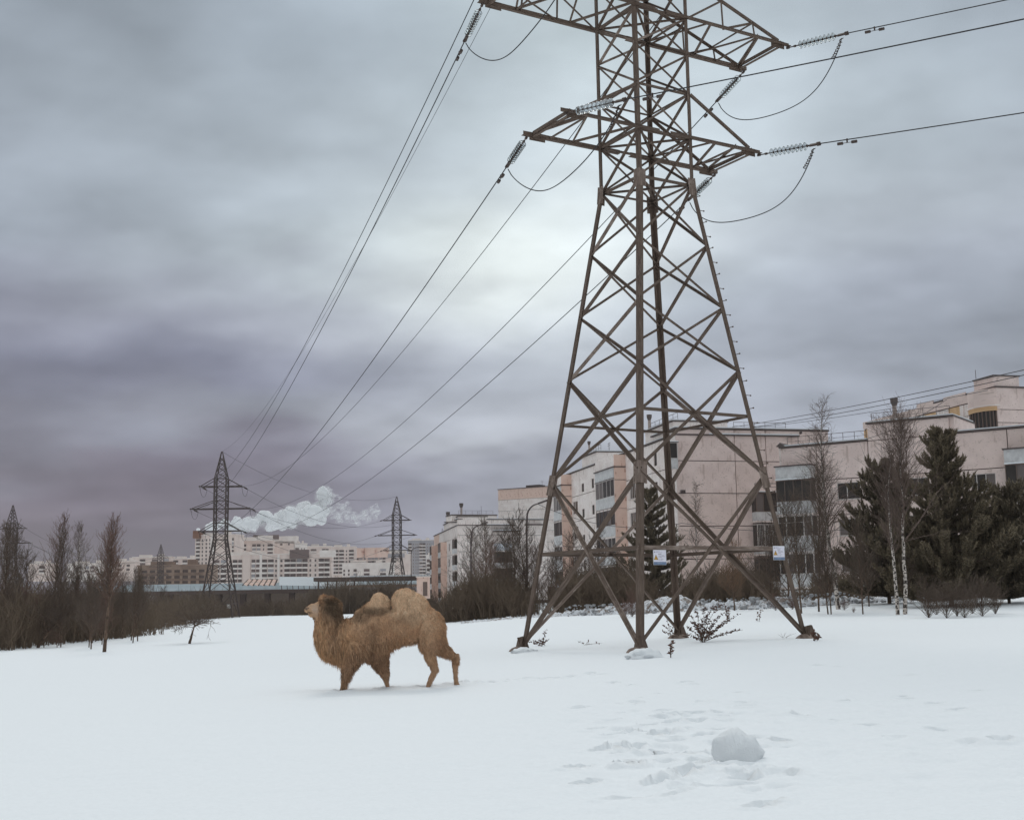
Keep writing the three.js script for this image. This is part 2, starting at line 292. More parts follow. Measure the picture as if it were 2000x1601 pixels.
function buildMainPylon() {
  const f = MAIN, base = V(AX, 0, -AD), T = thing('lattice_pylon', 'tall brown steel lattice pylon filling the right half, nearest of the pylons', 'pylon', base), sub = g => g.translate(-base.x, -base.y, -base.z);
  const mesh = (name, g, mat = MAT.steel, parent = T, label) => part(name, sub(g), mat, parent, label);
  const inward = (c, axis) => axis.clone().multiplyScalar(-1);
  const legs = [];
  for (let c = 0; c < 4; c++) { // each leg: a rolled angle whose flanges lie in the two faces it joins
    const [i, j] = CORN[c], xu = f.u.clone().multiplyScalar(-i), zv = f.v.clone().multiplyScalar(-j), geos = [];
    const seg = (h0, h1, w) => { const a = f.node(c, h0), b = f.node(c, h1), L = a.distanceTo(b), y = b.clone().sub(a).normalize(), g = merge([box(w, L, .022, w / 2, L / 2, .011), box(.022, L, w - .022, .011, L / 2, w / 2 + .011)]);
      let x = xu.clone().addScaledVector(y, -xu.dot(y)).normalize(), z = zv.clone().addScaledVector(y, -zv.dot(y)).normalize();
      g.applyMatrix4(new THREE.Matrix4().makeBasis(x, y, z).setPosition(a));
      if (x.clone().cross(y).dot(z) < 0) { const p = g.attributes.position.array; for (let q = 0; q < p.length; q += 9) for (let e = 0; e < 3; e++) { const s = p[q + e]; p[q + e] = p[q + 3 + e]; p[q + 3 + e] = s; } const uvs = g.attributes.uv.array; for (let q = 0; q < uvs.length; q += 6) for (let e = 0; e < 2; e++) { const s = uvs[q + e]; uvs[q + e] = uvs[q + 2 + e]; uvs[q + 2 + e] = s; } g.computeVertexNormals(); }
      return g; };
    geos.push(seg(footY[c] - 0.05, 5.1, .165), seg(5.1, 14.3, .155), seg(14.3, 25.2, .125), seg(25.2, 30.1, .08));
    const leg = mesh('leg', merge(geos)); legs.push(leg);
    // splice plates with bolts at the joints
    for (const [h, w, l] of [[5.05, .30, .62], [14.2, .28, .55]]) {
      const a = f.node(c, h - l / 2), b = f.node(c, h + l / 2), out = f.u.clone().multiplyScalar(i), outv = f.v.clone().multiplyScalar(j);
      for (const [n, along] of [[outv, xu], [out, zv]]) {
        const sh = along.clone().multiplyScalar(w * .34).addScaledVector(n, .016), gp = [bar(a.clone().add(sh), b.clone().add(sh), w, .02, n)];
        for (let q = 0; q < 4; q++) for (const e of [-.1, .1]) { const p = a.clone().lerp(b, .14 + q * .24).add(sh).addScaledVector(along, e * w * 3); gp.push(rod(p, p.clone().addScaledVector(n, .035), .018, 6)); }
        mesh('gusset_plate', merge(gp), MAT.steelPale, leg);
      }
    }
  }
  // bracing of the four faces
  const faces = [[0, 1], [1, 2], [2, 3], [3, 0]];
  const member = (name, a, b, w, hint, parent = T, mat = MAT.steel, flip = 1) => mesh(name, angleSection(a, b, w, Math.max(.012, w * .12), hint, flip), mat, parent);
  const panels = [[null, 1], [1, 3], [3, 4], [4, 5], [5, 6], [6, 7], [7, 8], [8, 9], [9, 10], [10, 11], [11, 12], [12, 13], [13, 14], [14, 15]];
  const tint = rngOf(77);
  for (const [c, d] of faces) {
    const mid = f.node(c, 3).add(f.node(d, 3)).multiplyScalar(.5), n = f.P(0, 0, 3).sub(mid).setY(0).normalize();
    for (const [lo, hi] of panels) {
      const hl0 = lo === null ? footY[c] + .12 : LV[lo], hl1 = lo === null ? footY[d] + .12 : LV[lo], hh = LV[hi], w = lo === null ? .105 : lo === 1 ? .10 : lo < 6 ? .078 : lo < 13 ? .068 : .05;
      member('brace', f.node(c, hl0).addScaledVector(n, .03), f.node(d, hh).addScaledVector(n, .03), w, n, T, tint() < .3 ? MAT.steelPale : MAT.steel);
      member('brace', f.node(d, hl1).addScaledVector(n, .06), f.node(c, hh).addScaledVector(n, .06), w, n.clone().negate(), T, tint() < .22 ? MAT.steelPale : MAT.steel);
    }
    for (const [k, w] of [[0, .115], [2, .085], [6, .075], [7, .085], [8, .065], [10, .085], [11, .065], [13, .085], [14, .065]]) member('belt', f.node(c, LV[k]).addScaledVector(n, .045), f.node(d, LV[k]).addScaledVector(n, .045), w, n, T, k === 0 && (c === 1) ? MAT.steelPale : MAT.steel);
  }
  for (const k of [6, 7, 10, 13]) { member('belt', f.node(0, LV[k]), f.node(2, LV[k]), .08, Y1); member('belt', f.node(1, LV[k]).add(V(0, .09, 0)), f.node(3, LV[k]).add(V(0, .09, 0)), .08, Y1); }
  // cross arms
  for (const arm of ARMS) for (const s of [-1, 1]) {
    const h = LV[arm.k], ht = LV[arm.top], w2 = sideAt(h) / 2, long = arm.k === 10, grp = [], E = (iu, t, hh = h) => f.P(iu * w2, s * t, hh), endT = arm.t - .32;
    const chord = [-1, 1].map(iu => angleSection(E(iu, w2 * .2), E(iu, arm.t + .02), .125, .016, V(0, 1, 0), iu * s));
    chord.push(bar(E(-1, endT).add(V(0, -.03, 0)), E(1, endT).add(V(0, -.03, 0)), .10, .02, Y1), bar(E(-1, endT).add(V(0, .10, 0)), E(1, endT).add(V(0, .10, 0)), .02, .12, Y1));
    const C = mesh('crossarm', merge(chord));
    const b = (a, e, w, hint = Y1) => member('brace', a, e, w, hint, C);
    for (const iu of [-1, 1]) {
      b(E(iu, w2, ht), E(iu, endT - .1, h + .12), .08, f.u.clone().multiplyScalar(-iu));
      if (long) {
        const topAt = q => E(iu, lerp(w2, endT - .1, q), lerp(ht, h + .12, q));
        for (const q of [.38, .72]) b(E(iu, lerp(w2, endT, q)), topAt(q), .065, f.u.clone().multiplyScalar(-iu));
        b(E(iu, w2), topAt(.38), .065, f.u.clone().multiplyScalar(-iu)); b(E(iu, lerp(w2, endT, .38)), topAt(.72), .065, f.u.clone().multiplyScalar(-iu));
      }
    }
    if (long) { const q = .72; b(E(-1, lerp(w2, endT - .1, q), lerp(ht, h + .12, q)), E(1, lerp(w2, endT - .1, q), lerp(ht, h + .12, q)), .06); }
    const zig = long ? [w2, 2.0, 3.0, 4.0, endT] : [w2, 2.0, 2.85, endT]; let side = s > 0 ? -1 : 1;
    for (let q = 0; q < zig.length - 1; q++) { b(E(side, zig[q]).add(V(0, .07, 0)), E(-side, zig[q + 1]).add(V(0, .07, 0)), .065); side = -side; }
    b(E(-1, zig[zig.length - 2]).add(V(0, .03, 0)), E(1, zig[zig.length - 2]).add(V(0, .03, 0)), .07);
    b(E(1, zig[zig.length - 2]).add(V(0, .12, 0)), E(-1, endT - .05).add(V(0, .12, 0)), .06);
    for (const iu of [-1, 1]) mesh('gusset_plate', bar(E(iu, endT - .45).addScaledVector(f.u, iu * .012), E(iu, endT + .12).addScaledVector(f.u, iu * .012), .26, .016, f.u), MAT.steel, C);
  }
  // step bolts up the right-hand leg
  { const c = 2, du = f.u.clone().multiplyScalar(CORN[c][0]), dv = f.v.clone().multiplyScalar(CORN[c][1]); const g0 = merge([rod(V(0, 0, 0), V(0, .17, 0), .011, 6), rod(V(0, .165, 0), V(0, .195, 0), .024, 6)]);
    for (let k = 0, h = 4.2; h < 14; h += .42, k++) { const dir = k % 2 ? du : dv, p = f.node(c, h), g = g0.clone().applyMatrix4(frameOf(p, p.clone().add(dir), Y1)); mesh('step_bolt', g, MAT.steel, legs[c]); } }
  // footings: steel shoes on low concrete blocks half under the snow
  for (let c = 0; c < 4; c++) {
    const p = f.node(c, footY[c]), gy = land(p.x, -p.z);
    const blk = lumpy(c * 2.7, .34, 1.15, .8, 1.1, 3, .09, 1.2); blk.translate(p.x, gy - .12, p.z); mesh('footing', blk, MAT.concrete);
    const sh = merge([new RoundedBoxGeometry(.5, .035, .5, 1, .012).translate(p.x, footY[c] + .03, p.z), bar(p.clone().add(V(.14, .02, .14)), p.clone().add(V(.02, .42, .02)), .3, .02, f.u), bar(p.clone().add(V(-.1, .02, .16)), p.clone().add(V(0, .42, .02)), .3, .02, f.v)].map(g => g)); mesh('shoe_plate', sh, MAT.steel);
  }
}
// the same type of pylon farther off: parts kept, built with fewer pieces
function makeFarPylon(label) {
  const T = thing('lattice_pylon', label, 'pylon', V(0, 0, 0)), f = pylonFrame(0, 0, 0, 0), faces = [[0, 1], [1, 2], [2, 3], [3, 0]];
  for (let c = 0; c < 4; c++) part('leg', merge([bar(f.node(c, 0), f.node(c, 14.238), .24, .24, f.u), bar(f.node(c, 14.238), f.node(c, 25.2), .2, .2, f.u), bar(f.node(c, 25.2), f.node(c, 30.1), .12, .12, f.u)]), MAT.steelFar, T);
  const pan = [0, 5.094, 8.263, 10.259, 12.253, 14.238, 15.748, 17.22, 18.52, 19.748, 21.2, 22.5, 23.748, 25.2, 26.3, 27.3, 28.2, 29];
  for (const [c, d] of faces) for (let k = 0; k < pan.length - 1; k++) { const w = k < 5 ? .13 : .11;
    part('brace', bar(f.node(c, pan[k]), f.node(d, pan[k + 1]), w, w * .7), MAT.steelFar, T); part('brace', bar(f.node(d, pan[k]), f.node(c, pan[k + 1]), w, w * .7), MAT.steelFar, T); }
  for (const [c, d] of faces) for (const h of [2.88, 6.87, 14.238, 15.748, 17.22, 19.748, 21.2, 23.748, 25.2]) part('belt', bar(f.node(c, h), f.node(d, h), .13, .1), MAT.steelFar, T);
  for (const arm of ARMS) for (const s of [-1, 1]) {
    const h = LV[arm.k], ht = LV[arm.top], w = sideAt(h) / 2, E = (iu, t, hh = h) => f.P(iu * w, s * t, hh), ch = [];
    for (const iu of [-1, 1]) { ch.push(bar(E(iu, w), E(iu, arm.t), .17, .15), bar(E(iu, w, ht), E(iu, arm.t - .4, h + .1), .13, .12)); if (arm.k === 10) for (const q of [.4, .72]) ch.push(bar(E(iu, lerp(w, arm.t - .4, q)), E(iu, lerp(w, arm.t - .4, q), lerp(ht, h + .1, q)), .08, .08)); }
    ch.push(bar(E(-1, arm.t - .3), E(1, arm.t - .3), .15, .15), bar(E(-1, w), E(1, arm.t * .7), .1, .1), bar(E(1, arm.t * .7), E(-1, arm.t - .3), .1, .1));
    part('crossarm', merge(ch), MAT.steelFar, T);
  }
  return T;
}
// ---------- insulator strings, wires ----------
MAT.insGlass = new THREE.MeshPhysicalMaterial({ color: new THREE.Color(0.93, 0.97, 0.97), roughness: 0.03, transmission: 1, thickness: 0.006, ior: 1.5, side: THREE.DoubleSide });
MAT.cap = std({ color: new THREE.Color(0.085, 0.06, 0.05), roughness: 0.6, metalness: 0.3 });
MAT.wire = std({ color: new THREE.Color(0.035, 0.032, 0.034), roughness: 0.7, metalness: 0.2 });
const DISC = new THREE.LatheGeometry([[.02, -.01], [.06, -.022], [.10, -.03], [.125, -.055], [.132, -.05], [.128, -.02], [.10, .002], [.06, .022], [.03, .03]].map(([x, y]) => new THREE.Vector2(x, y)), 20);
const CAPG = new THREE.LatheGeometry([[0, -.075], [.014, -.075], [.014, -.02], [.045, .015], [.048, .05], [.03, .068], [0, .07]].map(([x, y]) => new THREE.Vector2(x, y)), 10);
const discsFar = new THREE.LatheGeometry([[.02, -.03], [.14, -.045], [.14, -.03], [.03, .03]].map(([x, y]) => new THREE.Vector2(x, y)), 8);
function insulator(label, from, dir, group, opt = {}) { // dir: unit vector from the arm along the wire; returns the wire's end point
  const T = thing('insulator_string', label, 'insulator', from, 0, group), L0 = opt.link ?? .52, n = opt.n ?? 9, pitch = .146;
  const q = new THREE.Quaternion().setFromUnitVectors(Y1, dir), put = (name, g, m, par = T, o = 0) => { const e = part(name, g, m, par); if (par === T) { e.quaternion.copy(q); e.position.copy(dir).multiplyScalar(o); } else e.position.set(0, o, 0); return e; };
  put('link_rod', merge([rod(V(0, 0, 0), V(0, L0 - .06, 0), .02, 6), rod(V(0, .02, 0), V(0, .12, 0), .045, 6), rod(V(0, L0 * .55, 0), V(0, L0 * .7, 0), .04, 6)]), MAT.cap);
  for (let k = 0; k < n; k++) { const d = put('disc', opt.far ? discsFar : DISC, opt.far ? MAT.cap : MAT.insGlass, T, L0 + k * pitch + .05); if (!opt.far) put('cap', CAPG, MAT.cap, d, 0); }
  const e = L0 + n * pitch;
  put('clamp', merge([rod(V(0, -.03, 0), V(0, .06, 0), .03, 6), box(.06, .34, .1, 0, .2, 0), box(.12, .12, .05, 0, .34, 0)]), MAT.cap, T, e);
  return from.clone().addScaledVector(dir, e + .34);
}
function damper(parent, p, dir) { // dumb-bell vibration damper hung under the wire
  const b = p.clone().add(V(0, -.1, 0)), a1 = b.clone().addScaledVector(dir, -.24), a2 = b.clone().addScaledVector(dir, .24), w = dir.clone().multiplyScalar(.15);
  part('damper', merge([rod(p.clone().add(V(0, .03, 0)), b, .025, 6), rod(a1, a2, .01, 5), rod(a1.clone().sub(w.clone().multiplyScalar(.5)), a1.clone().add(w.clone().multiplyScalar(.6)), .05, 8), rod(a2.clone().sub(w.clone().multiplyScalar(.6)), a2.clone().add(w.clone().multiplyScalar(.5)), .05, 8)]), MAT.cap, parent);
}
function wire(label, a, b, sag, r, n = 60, damp = null, group) {
  const pts = []; for (let k = 0; k <= n; k++) { const t = k / n, p = a.clone().lerp(b, t); p.y -= 4 * sag * t * (1 - t); pts.push(p); }
  const T = thing('power_line', label, 'power line', null, 0, group); part('wire', tube(pts, r, 5), MAT.wire, T);
  if (damp) { const d = pts[1].clone().sub(pts[0]).normalize(); for (const s of damp) damper(T, a.clone().addScaledVector(d, s), d); }
  return T;
}
function jumper(label, a, b, drop, side, r = .017, twist = .4) {
  const pts = []; for (let k = 0; k <= 40; k++) { const t = k / 40, p = a.clone().lerp(b, t), s = 4 * t * (1 - t); p.y -= drop * Math.pow(s, .8) + .05 * Math.sin(t * 9); p.addScaledVector(side, twist * s * Math.sin(t * 4 + 1)); pts.push(p); }
  const T = thing('jumper_wire', label, 'jumper wire'); part('wire', tube(pts, r, 6), MAT.wire, T);
  const coil = []; for (let k = 0; k <= 60; k++) { const t = k / 60 * .075, p = a.clone().lerp(b, t), s = 4 * t * (1 - t); p.y -= drop * Math.pow(s, .8); p.add(V(Math.cos(k * .75) * .05, 0, Math.sin(k * .75) * .05)); coil.push(p); }
  part('spiral_clamp', tube(coil, .016, 4), MAT.cap, T);
  return T;
}
const P2 = pylonFrame(-0.2318 * 227, 227, Math.PI / 2, -1.32), P3 = pylonFrame(ray(775, 1100)[0] * 338, 338, Math.PI / 2 + .12, -.9);
function buildLines() {
  const f = MAIN, lv = ['lower', 'middle', 'upper'], sd = { '-1': 'left', 1: 'right' };
  const nearDir = V(Math.cos(-40 * Math.PI / 180), -.07, -Math.sin(-40 * Math.PI / 180)).normalize();
  ARMS.forEach((arm, ai) => { for (const s of [-1, 1]) {
    const h = LV[arm.k], w2 = sideAt(h) / 2, nm = `${lv[ai]} ${sd[s]} arm of the big pylon`;
    const a = f.P(-w2, s * (arm.t - .1), h - .06), p2a = P2.P(w2, s * (arm.t - .1), h), sag = [4.25, 4.7, 4.9][ai];
    const slope = p2a.clone().sub(a); slope.y -= 4 * sag; slope.normalize();
    let start = a, visibleFar = ai < 2;
    if (visibleFar) start = insulator(`glass insulator string slanting leftward from the ${nm}`, a, slope);
    const dirF = P2.P(w2, s * (arm.t - .1), h).sub(a), endIn = p2a.clone().addScaledVector(dirF.clone().setY(dirF.y + 4 * sag).normalize(), -1.8);
    wire(`cable sagging to far left pylon from the ${nm}`, start, endIn, sag * .97, .019, 80, visibleFar ? [.75] : null);
    const near = f.P(w2, s * (arm.t - .1), h - .06), visN = ai === 0 || (ai === 1 && s === 1);
    if (visN) {
      const e = insulator(`clear glass insulator string reaching right from the ${nm}`, near, nearDir);
      wire(`cable running off to the right from the ${nm}`, e, e.clone().addScaledVector(nearDir, 60), .6, .018, 30, [.95, 1.0].slice(0, 1));
      if (visibleFar) jumper(`slack black jumper cable looping under the ${nm}`, e.clone().addScaledVector(nearDir, -.18).add(V(0, -.12, 0)), start.clone().addScaledVector(slope, -.1).add(V(0, -.12, 0)), ai ? 1.5 : 1.45, f.v.clone().multiplyScalar(s), .017, .25);
    } else if (visibleFar) { const e = near.clone().addScaledVector(nearDir, 2.2); jumper(`slack black jumper cable looping under the ${nm}`, e, start.clone().addScaledVector(slope, -.1).add(V(0, -.12, 0)), 1.5, f.v.clone().multiplyScalar(s), .017, .25); }
  } });
  wire('thin earth wire from the top of the big pylon to the far left pylon', f.P(0, 0, 30.1), P2.P(0, 0, 30.1), 4.2, .012, 60);
}
function buildFarPylons() {
  const put = (o, fr, s = 1) => { o.position.copy(fr.o); o.rotation.y = -Math.atan2(fr.u.z, fr.u.x); o.scale.setScalar(s); };
  const p = makeFarPylon('dark lattice pylon at left in front of the pale tower block'); put(p, P2);
  put(copyOf(p, 'dark lattice pylon in the middle distance right of the steam plume'), P3);
  const P4 = pylonFrame(ray(20, 1100)[0] * 345, 345, 1.75, -1.0), P5 = pylonFrame(ray(313, 1100)[0] * 440, 440, 1.9, 0), P6 = pylonFrame(ray(-330, 1100)[0] * 520, 520, 1.75, 0);
  put(copyOf(p, 'faint lattice pylon rising behind the bare trees at the left edge'), P4);
  put(copyOf(p, 'tiny lattice pylon far off in front of the brown parking garage'), P5, .74);
  // pylon 2: short insulator strings on both sides and the onward spans to pylon 3 and pylon 4
  const lv = ['lower', 'middle', 'upper'], sd = { '-1': 'left', 1: 'right' };
  ARMS.forEach((arm, ai) => { for (const s of [-1, 1]) {
    const h = LV[arm.k], w2 = sideAt(h) / 2, nm = `${lv[ai]} ${sd[s]} arm of the far left pylon`;
    const A = P2.P(w2, s * (arm.t - .1), h), nearA = P2.P(-w2, s * (arm.t - .1), h);
    const toMain = MAIN.P(-1, s * (arm.t - .1), h).sub(A); toMain.y -= 17; toMain.normalize();
    insulator(`short insulator on the ${nm}, camera side`, A, toMain, null, { far: true, n: 8, link: .5 });
    const B = P3.P(w2, s * (arm.t - .1), h), to3 = B.clone().sub(nearA); to3.y -= 4 * 4.2; to3.normalize();
    const e = insulator(`short insulator on the ${nm}, right side`, nearA, to3, null, { far: true, n: 8, link: .5 });
    const d = B.clone().sub(e); d.y += 4 * 4.2; d.normalize(); const t3 = d.clone().negate();
    const e3 = insulator(`short insulator on the ${lv[ai]} ${sd[s]} arm of the middle far pylon`, B, d.clone().negate(), null, { far: true, n: 8, link: .5 });
    wire(`thin cable from the ${lv[ai]} ${sd[s]} arm of far left pylon to middle pylon`, e, e3, 4.0, .03, 50);
    jumper(`small jumper loop under the ${nm}`, A.clone().addScaledVector(toMain, 2), e, 1.6, V(0, 0, 1), .03, .1);
  } });
  wire('thin earth wire between the tops of the two far pylons', P2.P(0, 0, 30.1), P3.P(0, 0, 30.1), 4, .025, 40);
  ARMS.forEach((arm, ai) => { for (const s of [-1, 1]) { const h = LV[arm.k]; wire(`faint cable from the ${lv[ai]} ${sd[s]} arm of the leftmost pylon behind trees`, P4.P(0, s * arm.t, h), P5.P(0, s * arm.t * .74, h * .74), 5, .03, 40); } });
  // danger boards on pylon 2
  for (const [i, nm] of [[0, 'left'], [1, 'right']]) { const q = at(i ? 447 : 397, 1184, 226.0); single('warning_board', new RoundedBoxGeometry(.8, .7, .04, 1, .01).translate(q.x, q.y, q.z), MAT.white, `tiny white board on the ${nm} leg of the far left pylon`, 'sign', null); }
}
MAT.white = std({ color: new THREE.Color(.72, .7, .68), roughness: .7 });
// warning signs on the belt of the big pylon
function signTexture() {
  const c = document.createElement('canvas'); c.width = 512; c.height = 480; const g = c.getContext('2d');
  g.fillStyle = '#eae6f0'; g.fillRect(0, 0, 512, 480); g.fillStyle = '#71839f'; g.fillRect(0, 385, 512, 95); const sr = rngOf(17), line = (x, y, w, h, c) => { g.fillStyle = c; for (let q = x; q < x + w;) { const l = h * (.4 + .8 * sr()); g.fillRect(q, y - h * (sr() < .2 ? 1.2 : 1), l, h * (.8 + .2 * sr())); q += l + h * (sr() < .2 ? .9 : .28); } }; // print too small to read
  line(150, 438, 190, 14, '#b9c4d4'); g.fillStyle = '#38385a'; g.beginPath(); g.moveTo(52, 36); g.lineTo(74, 60); g.lineTo(52, 86); g.lineTo(30, 60); g.fill();
  line(92, 54, 150, 13, '#8a86a6'); line(92, 82, 270, 13, '#8a86a6'); line(190, 140, 130, 22, '#2d2a40');
  for (let k = 0; k < 3; k++) line(200, 186 + k * 32, [230, 250, 150][k], 13, '#5a5568'); for (let k = 0; k < 2; k++) line(200, 306 + k * 34, [190, 150][k], 13, '#7a7488');
  g.fillStyle = '#1f1b18'; g.beginPath(); g.moveTo(98, 150); g.lineTo(190, 318); g.lineTo(8, 318); g.fill(); g.fillStyle = '#d9a53c'; g.beginPath(); g.moveTo(98, 170); g.lineTo(174, 308); g.lineTo(24, 308); g.fill();
  g.fillStyle = '#1f1b18'; g.beginPath(); g.moveTo(108, 205); g.lineTo(78, 258); g.lineTo(98, 258); g.lineTo(90, 298); g.lineTo(120, 240); g.lineTo(100, 240); g.fill();
  const t = new THREE.CanvasTexture(c); t.colorSpace = THREE.SRGBColorSpace; return t;
}
function buildSigns() {
  const face = std({ map: signTexture(), roughness: .5 }), d = MAIN.v, out = MAIN.u.clone();
  for (const [frac, label, y] of [[.115, 'white warning sign with yellow triangle on the front leg\'s belt of the pylon', 2.66], [.935, 'white warning sign with yellow triangle at the pylon\'s right leg', 2.80]]) {
    const a = MAIN.node(1, LV[0]), b = MAIN.node(2, LV[0]), p = a.clone().lerp(b, frac).addScaledVector(out, .10); p.y = y;
    const T = thing('warning_sign', label, 'sign', p); T.rotation.y = Math.atan2(out.x, out.z);
    part('plate', box(.44, .41, .012), MAT.white, T); const fg = new THREE.PlaneGeometry(.43, .40); fg.translate(0, 0, .0085); part('printed_face', fg, face, T);
    part('bracket', merge([box(.03, .30, .03, -.14, .02, -.025), box(.03, .30, .03, .14, .02, -.025)]), MAT.steel, T);
  }
}
// ---------- the camel ----------
function surfaceNets(sdf, min, max, cell) { // closed surface of a distance field, one vertex per crossed cell
  const n = [0, 1, 2].map(k => Math.ceil((max[k] - min[k]) / cell) + 1), [nx, ny, nz] = n, f = new Float32Array(nx * ny * nz);
  for (let k = 0; k < nz; k++) for (let j = 0; j < ny; j++) for (let i = 0; i < nx; i++) f[i + nx * (j + ny * k)] = sdf(min[0] + i * cell, min[1] + j * cell, min[2] + k * cell);
  const vid = new Int32Array(nx * ny * nz).fill(-1), pos = [], idx = [], at3 = (i, j, k) => f[i + nx * (j + ny * k)];
  for (let k = 0; k < nz - 1; k++) for (let j = 0; j < ny - 1; j++) for (let i = 0; i < nx - 1; i++) {
    let c = 0, sx = 0, sy = 0, sz = 0;
    const edge = (a, b, c1, d, e, g) => { const p = at3(i + a, j + b, k + c1), q = at3(i + d, j + e, k + g); if ((p < 0) !== (q < 0)) { const t = p / (p - q); sx += i + a + (d - a) * t; sy += j + b + (e - b) * t; sz += k + c1 + (g - c1) * t; c++; } };
    for (const a of [0, 1]) for (const b of [0, 1]) { edge(0, a, b, 1, a, b); edge(a, 0, b, a, 1, b); edge(a, b, 0, a, b, 1); }
    if (c) { vid[i + nx * (j + ny * k)] = pos.length / 3; pos.push(min[0] + sx / c * cell, min[1] + sy / c * cell, min[2] + sz / c * cell); }
  }
  const id = (i, j, k) => vid[i + nx * (j + ny * k)], quad = (a, b, c, d, flip) => flip ? idx.push(a, c, b, a, d, c) : idx.push(a, b, c, a, c, d);
  for (let k = 1; k < nz - 1; k++) for (let j = 1; j < ny - 1; j++) for (let i = 1; i < nx - 1; i++) {
    const a = at3(i, j, k) < 0;
    if (a !== at3(i + 1, j, k) < 0) quad(id(i, j - 1, k - 1), id(i, j, k - 1), id(i, j, k), id(i, j - 1, k), !a);
    if (a !== at3(i, j + 1, k) < 0) quad(id(i - 1, j, k - 1), id(i - 1, j, k), id(i, j, k), id(i, j, k - 1), !a);
    if (a !== at3(i, j, k + 1) < 0) quad(id(i - 1, j - 1, k), id(i, j - 1, k), id(i, j, k), id(i - 1, j, k), !a);
  }
  const g = new THREE.BufferGeometry(); g.setAttribute('position', new THREE.Float32BufferAttribute(pos, 3)); g.setIndex(idx); g.computeVertexNormals(); return g;
}
function buildCamel() {
  const D0 = 25, K = D0 / FOC / 5, X0 = ray(750, 1345)[0] * D0, GV = 1239;
  const c = (u, v, z = 0) => [(u - 1000) * K, (GV - (v + 0.0163 * (u - 1000))) * K, z];
  const uvOf = (x, y) => { const u = x / K + 1000; return [u, GV - y / K - 0.0163 * (u - 1000)]; };
  const caps = [], add = (list, zs = 1, k = 0.05) => { for (let i = 0; i < list.length - 1 || i === 0; i++) { const a = list[i], b = list[Math.min(i + 1, list.length - 1)]; caps.push({ a: c(a[0], a[1], a[3] || 0), b: c(b[0], b[1], b[3] || 0), ra: a[2] * K, rb: b[2] * K, zs, k }); } };
  add([[660, 740, 178], [900, 655, 172], [1240, 612, 160], [1430, 605, 142]], .92, .08);
  add([[1470, 640, 104], [1475, 690, 95]], 1, .08);
  add([[980, 720, 118], [1080, 700, 120]], .9, .08);
  add([[930, 500, 128], [955, 402, 92]], .8, .05); add([[790, 540, 85], [890, 465, 72]], .8, .06);
  add([[1240, 490, 168], [1198, 388, 116]], .85, .05); add([[1205, 398, 116], [1290, 448, 122], [1430, 568, 98]], .85, .10);
  add([[660, 800, 165], [500, 780, 138], [465, 680, 128], [470, 560, 122], [488, 460, 98]], .85, .07);
  add([[590, 830, 132], [520, 810, 122]], .85, .07);
  add([[470, 440, 82], [390, 445, 66]], .85, .04); add([[392, 450, 62], [310, 456, 46], [266, 464, 31]], .8, .03);
  add([[360, 500, 40], [300, 512, 22], [285, 508, 17]], .9, .02); add([[335, 530, 26], [325, 548, 14]], 1, .03);
  add([[252, 468, 21]], 1.2, .02);
  add([[412, 366, 36], [465, 398, 54], [520, 428, 60]], .9, .04);
  add([[452, 368, 15, .15], [478, 352, 9, .2]], 1, .02); add([[452, 368, 15, -.15], [478, 352, 9, -.2]], 1, .02);
  const leg = l => add(l, 1, .022);
  leg([[720, 830, 120, .14], [688, 950, 84, .16], [652, 1080, 40, .17], [628, 1155, 20, .17], [612, 1222, 18, .17]]); leg([[588, 1234, 13, .17], [622, 1232, 17, .17]]); leg([[742, 905, 78, .13]]);
  leg([[910, 840, 114, -.13], [950, 955, 80, -.16], [1000, 1080, 40, -.17], [1014, 1145, 21, -.17], [1030, 1212, 17, -.17]]); leg([[1016, 1222, 13, -.17], [1044, 1220, 15, -.17]]); leg([[868, 905, 70, -.13]]);
  leg([[1455, 670, 128, .13], [1448, 790, 100, .16], [1450, 890, 52, .17], [1484, 1010, 33, .17], [1498, 1030, 29, .17], [1458, 1110, 24, .17], [1428, 1180, 19, .17]]); leg([[1402, 1214, 12, .17], [1430, 1204, 15, .17]]);
  leg([[1470, 720, 118, -.13], [1545, 836, 64, -.16], [1652, 902, 36, -.16], [1684, 912, 26, -.16], [1678, 1000, 26, -.16], [1680, 1110, 19, -.16], [1686, 1162, 20, -.16]]); leg([[1674, 1184, 13, -.16], [1708, 1182, 15, -.16]]);
  add([[1535, 540, 26], [1562, 620, 24], [1566, 720, 20]], 1, .03);
  const sdf = (x, y, z) => {
    let d = 1;
    for (const s of caps) {
      const zz = z / s.zs, az = s.a[2] / s.zs, bz = s.b[2] / s.zs, bx = s.b[0] - s.a[0], by = s.b[1] - s.a[1], bq = bz - az, px = x - s.a[0], py = y - s.a[1], pz = zz - az, L = bx * bx + by * by + bq * bq;
      const t = L < 1e-9 ? 0 : clamp((px * bx + py * by + pz * bq) / L, 0, 1), qx = px - bx * t, qy = py - by * t, qz = pz - bq * t;
      const e = Math.sqrt(qx * qx + qy * qy + qz * qz) - (s.ra + (s.rb - s.ra) * t);
      if (e > d + s.k) continue; const h = clamp(0.5 + 0.5 * (d - e) / s.k, 0, 1); d = d + (e - d) * h - s.k * h * (1 - h);
    }
    return d;
  };
  const g = surfaceNets(sdf, [-1.75, -.08, -.52], [1.62, 2.1, .52], .0145), p = g.attributes.position, nn = g.attributes.normal, col = new Float32Array(p.count * 3), uv = [];
  const hsv = { mane: [.135, .088, .055], body: [.50, .30, .175], pale: [.70, .49, .32], face: [.56, .41, .31], leg: [.41, .25, .155], muzzle: [.12, .085, .07], shoulder: [.34, .205, .122], gold: [.64, .40, .225] };
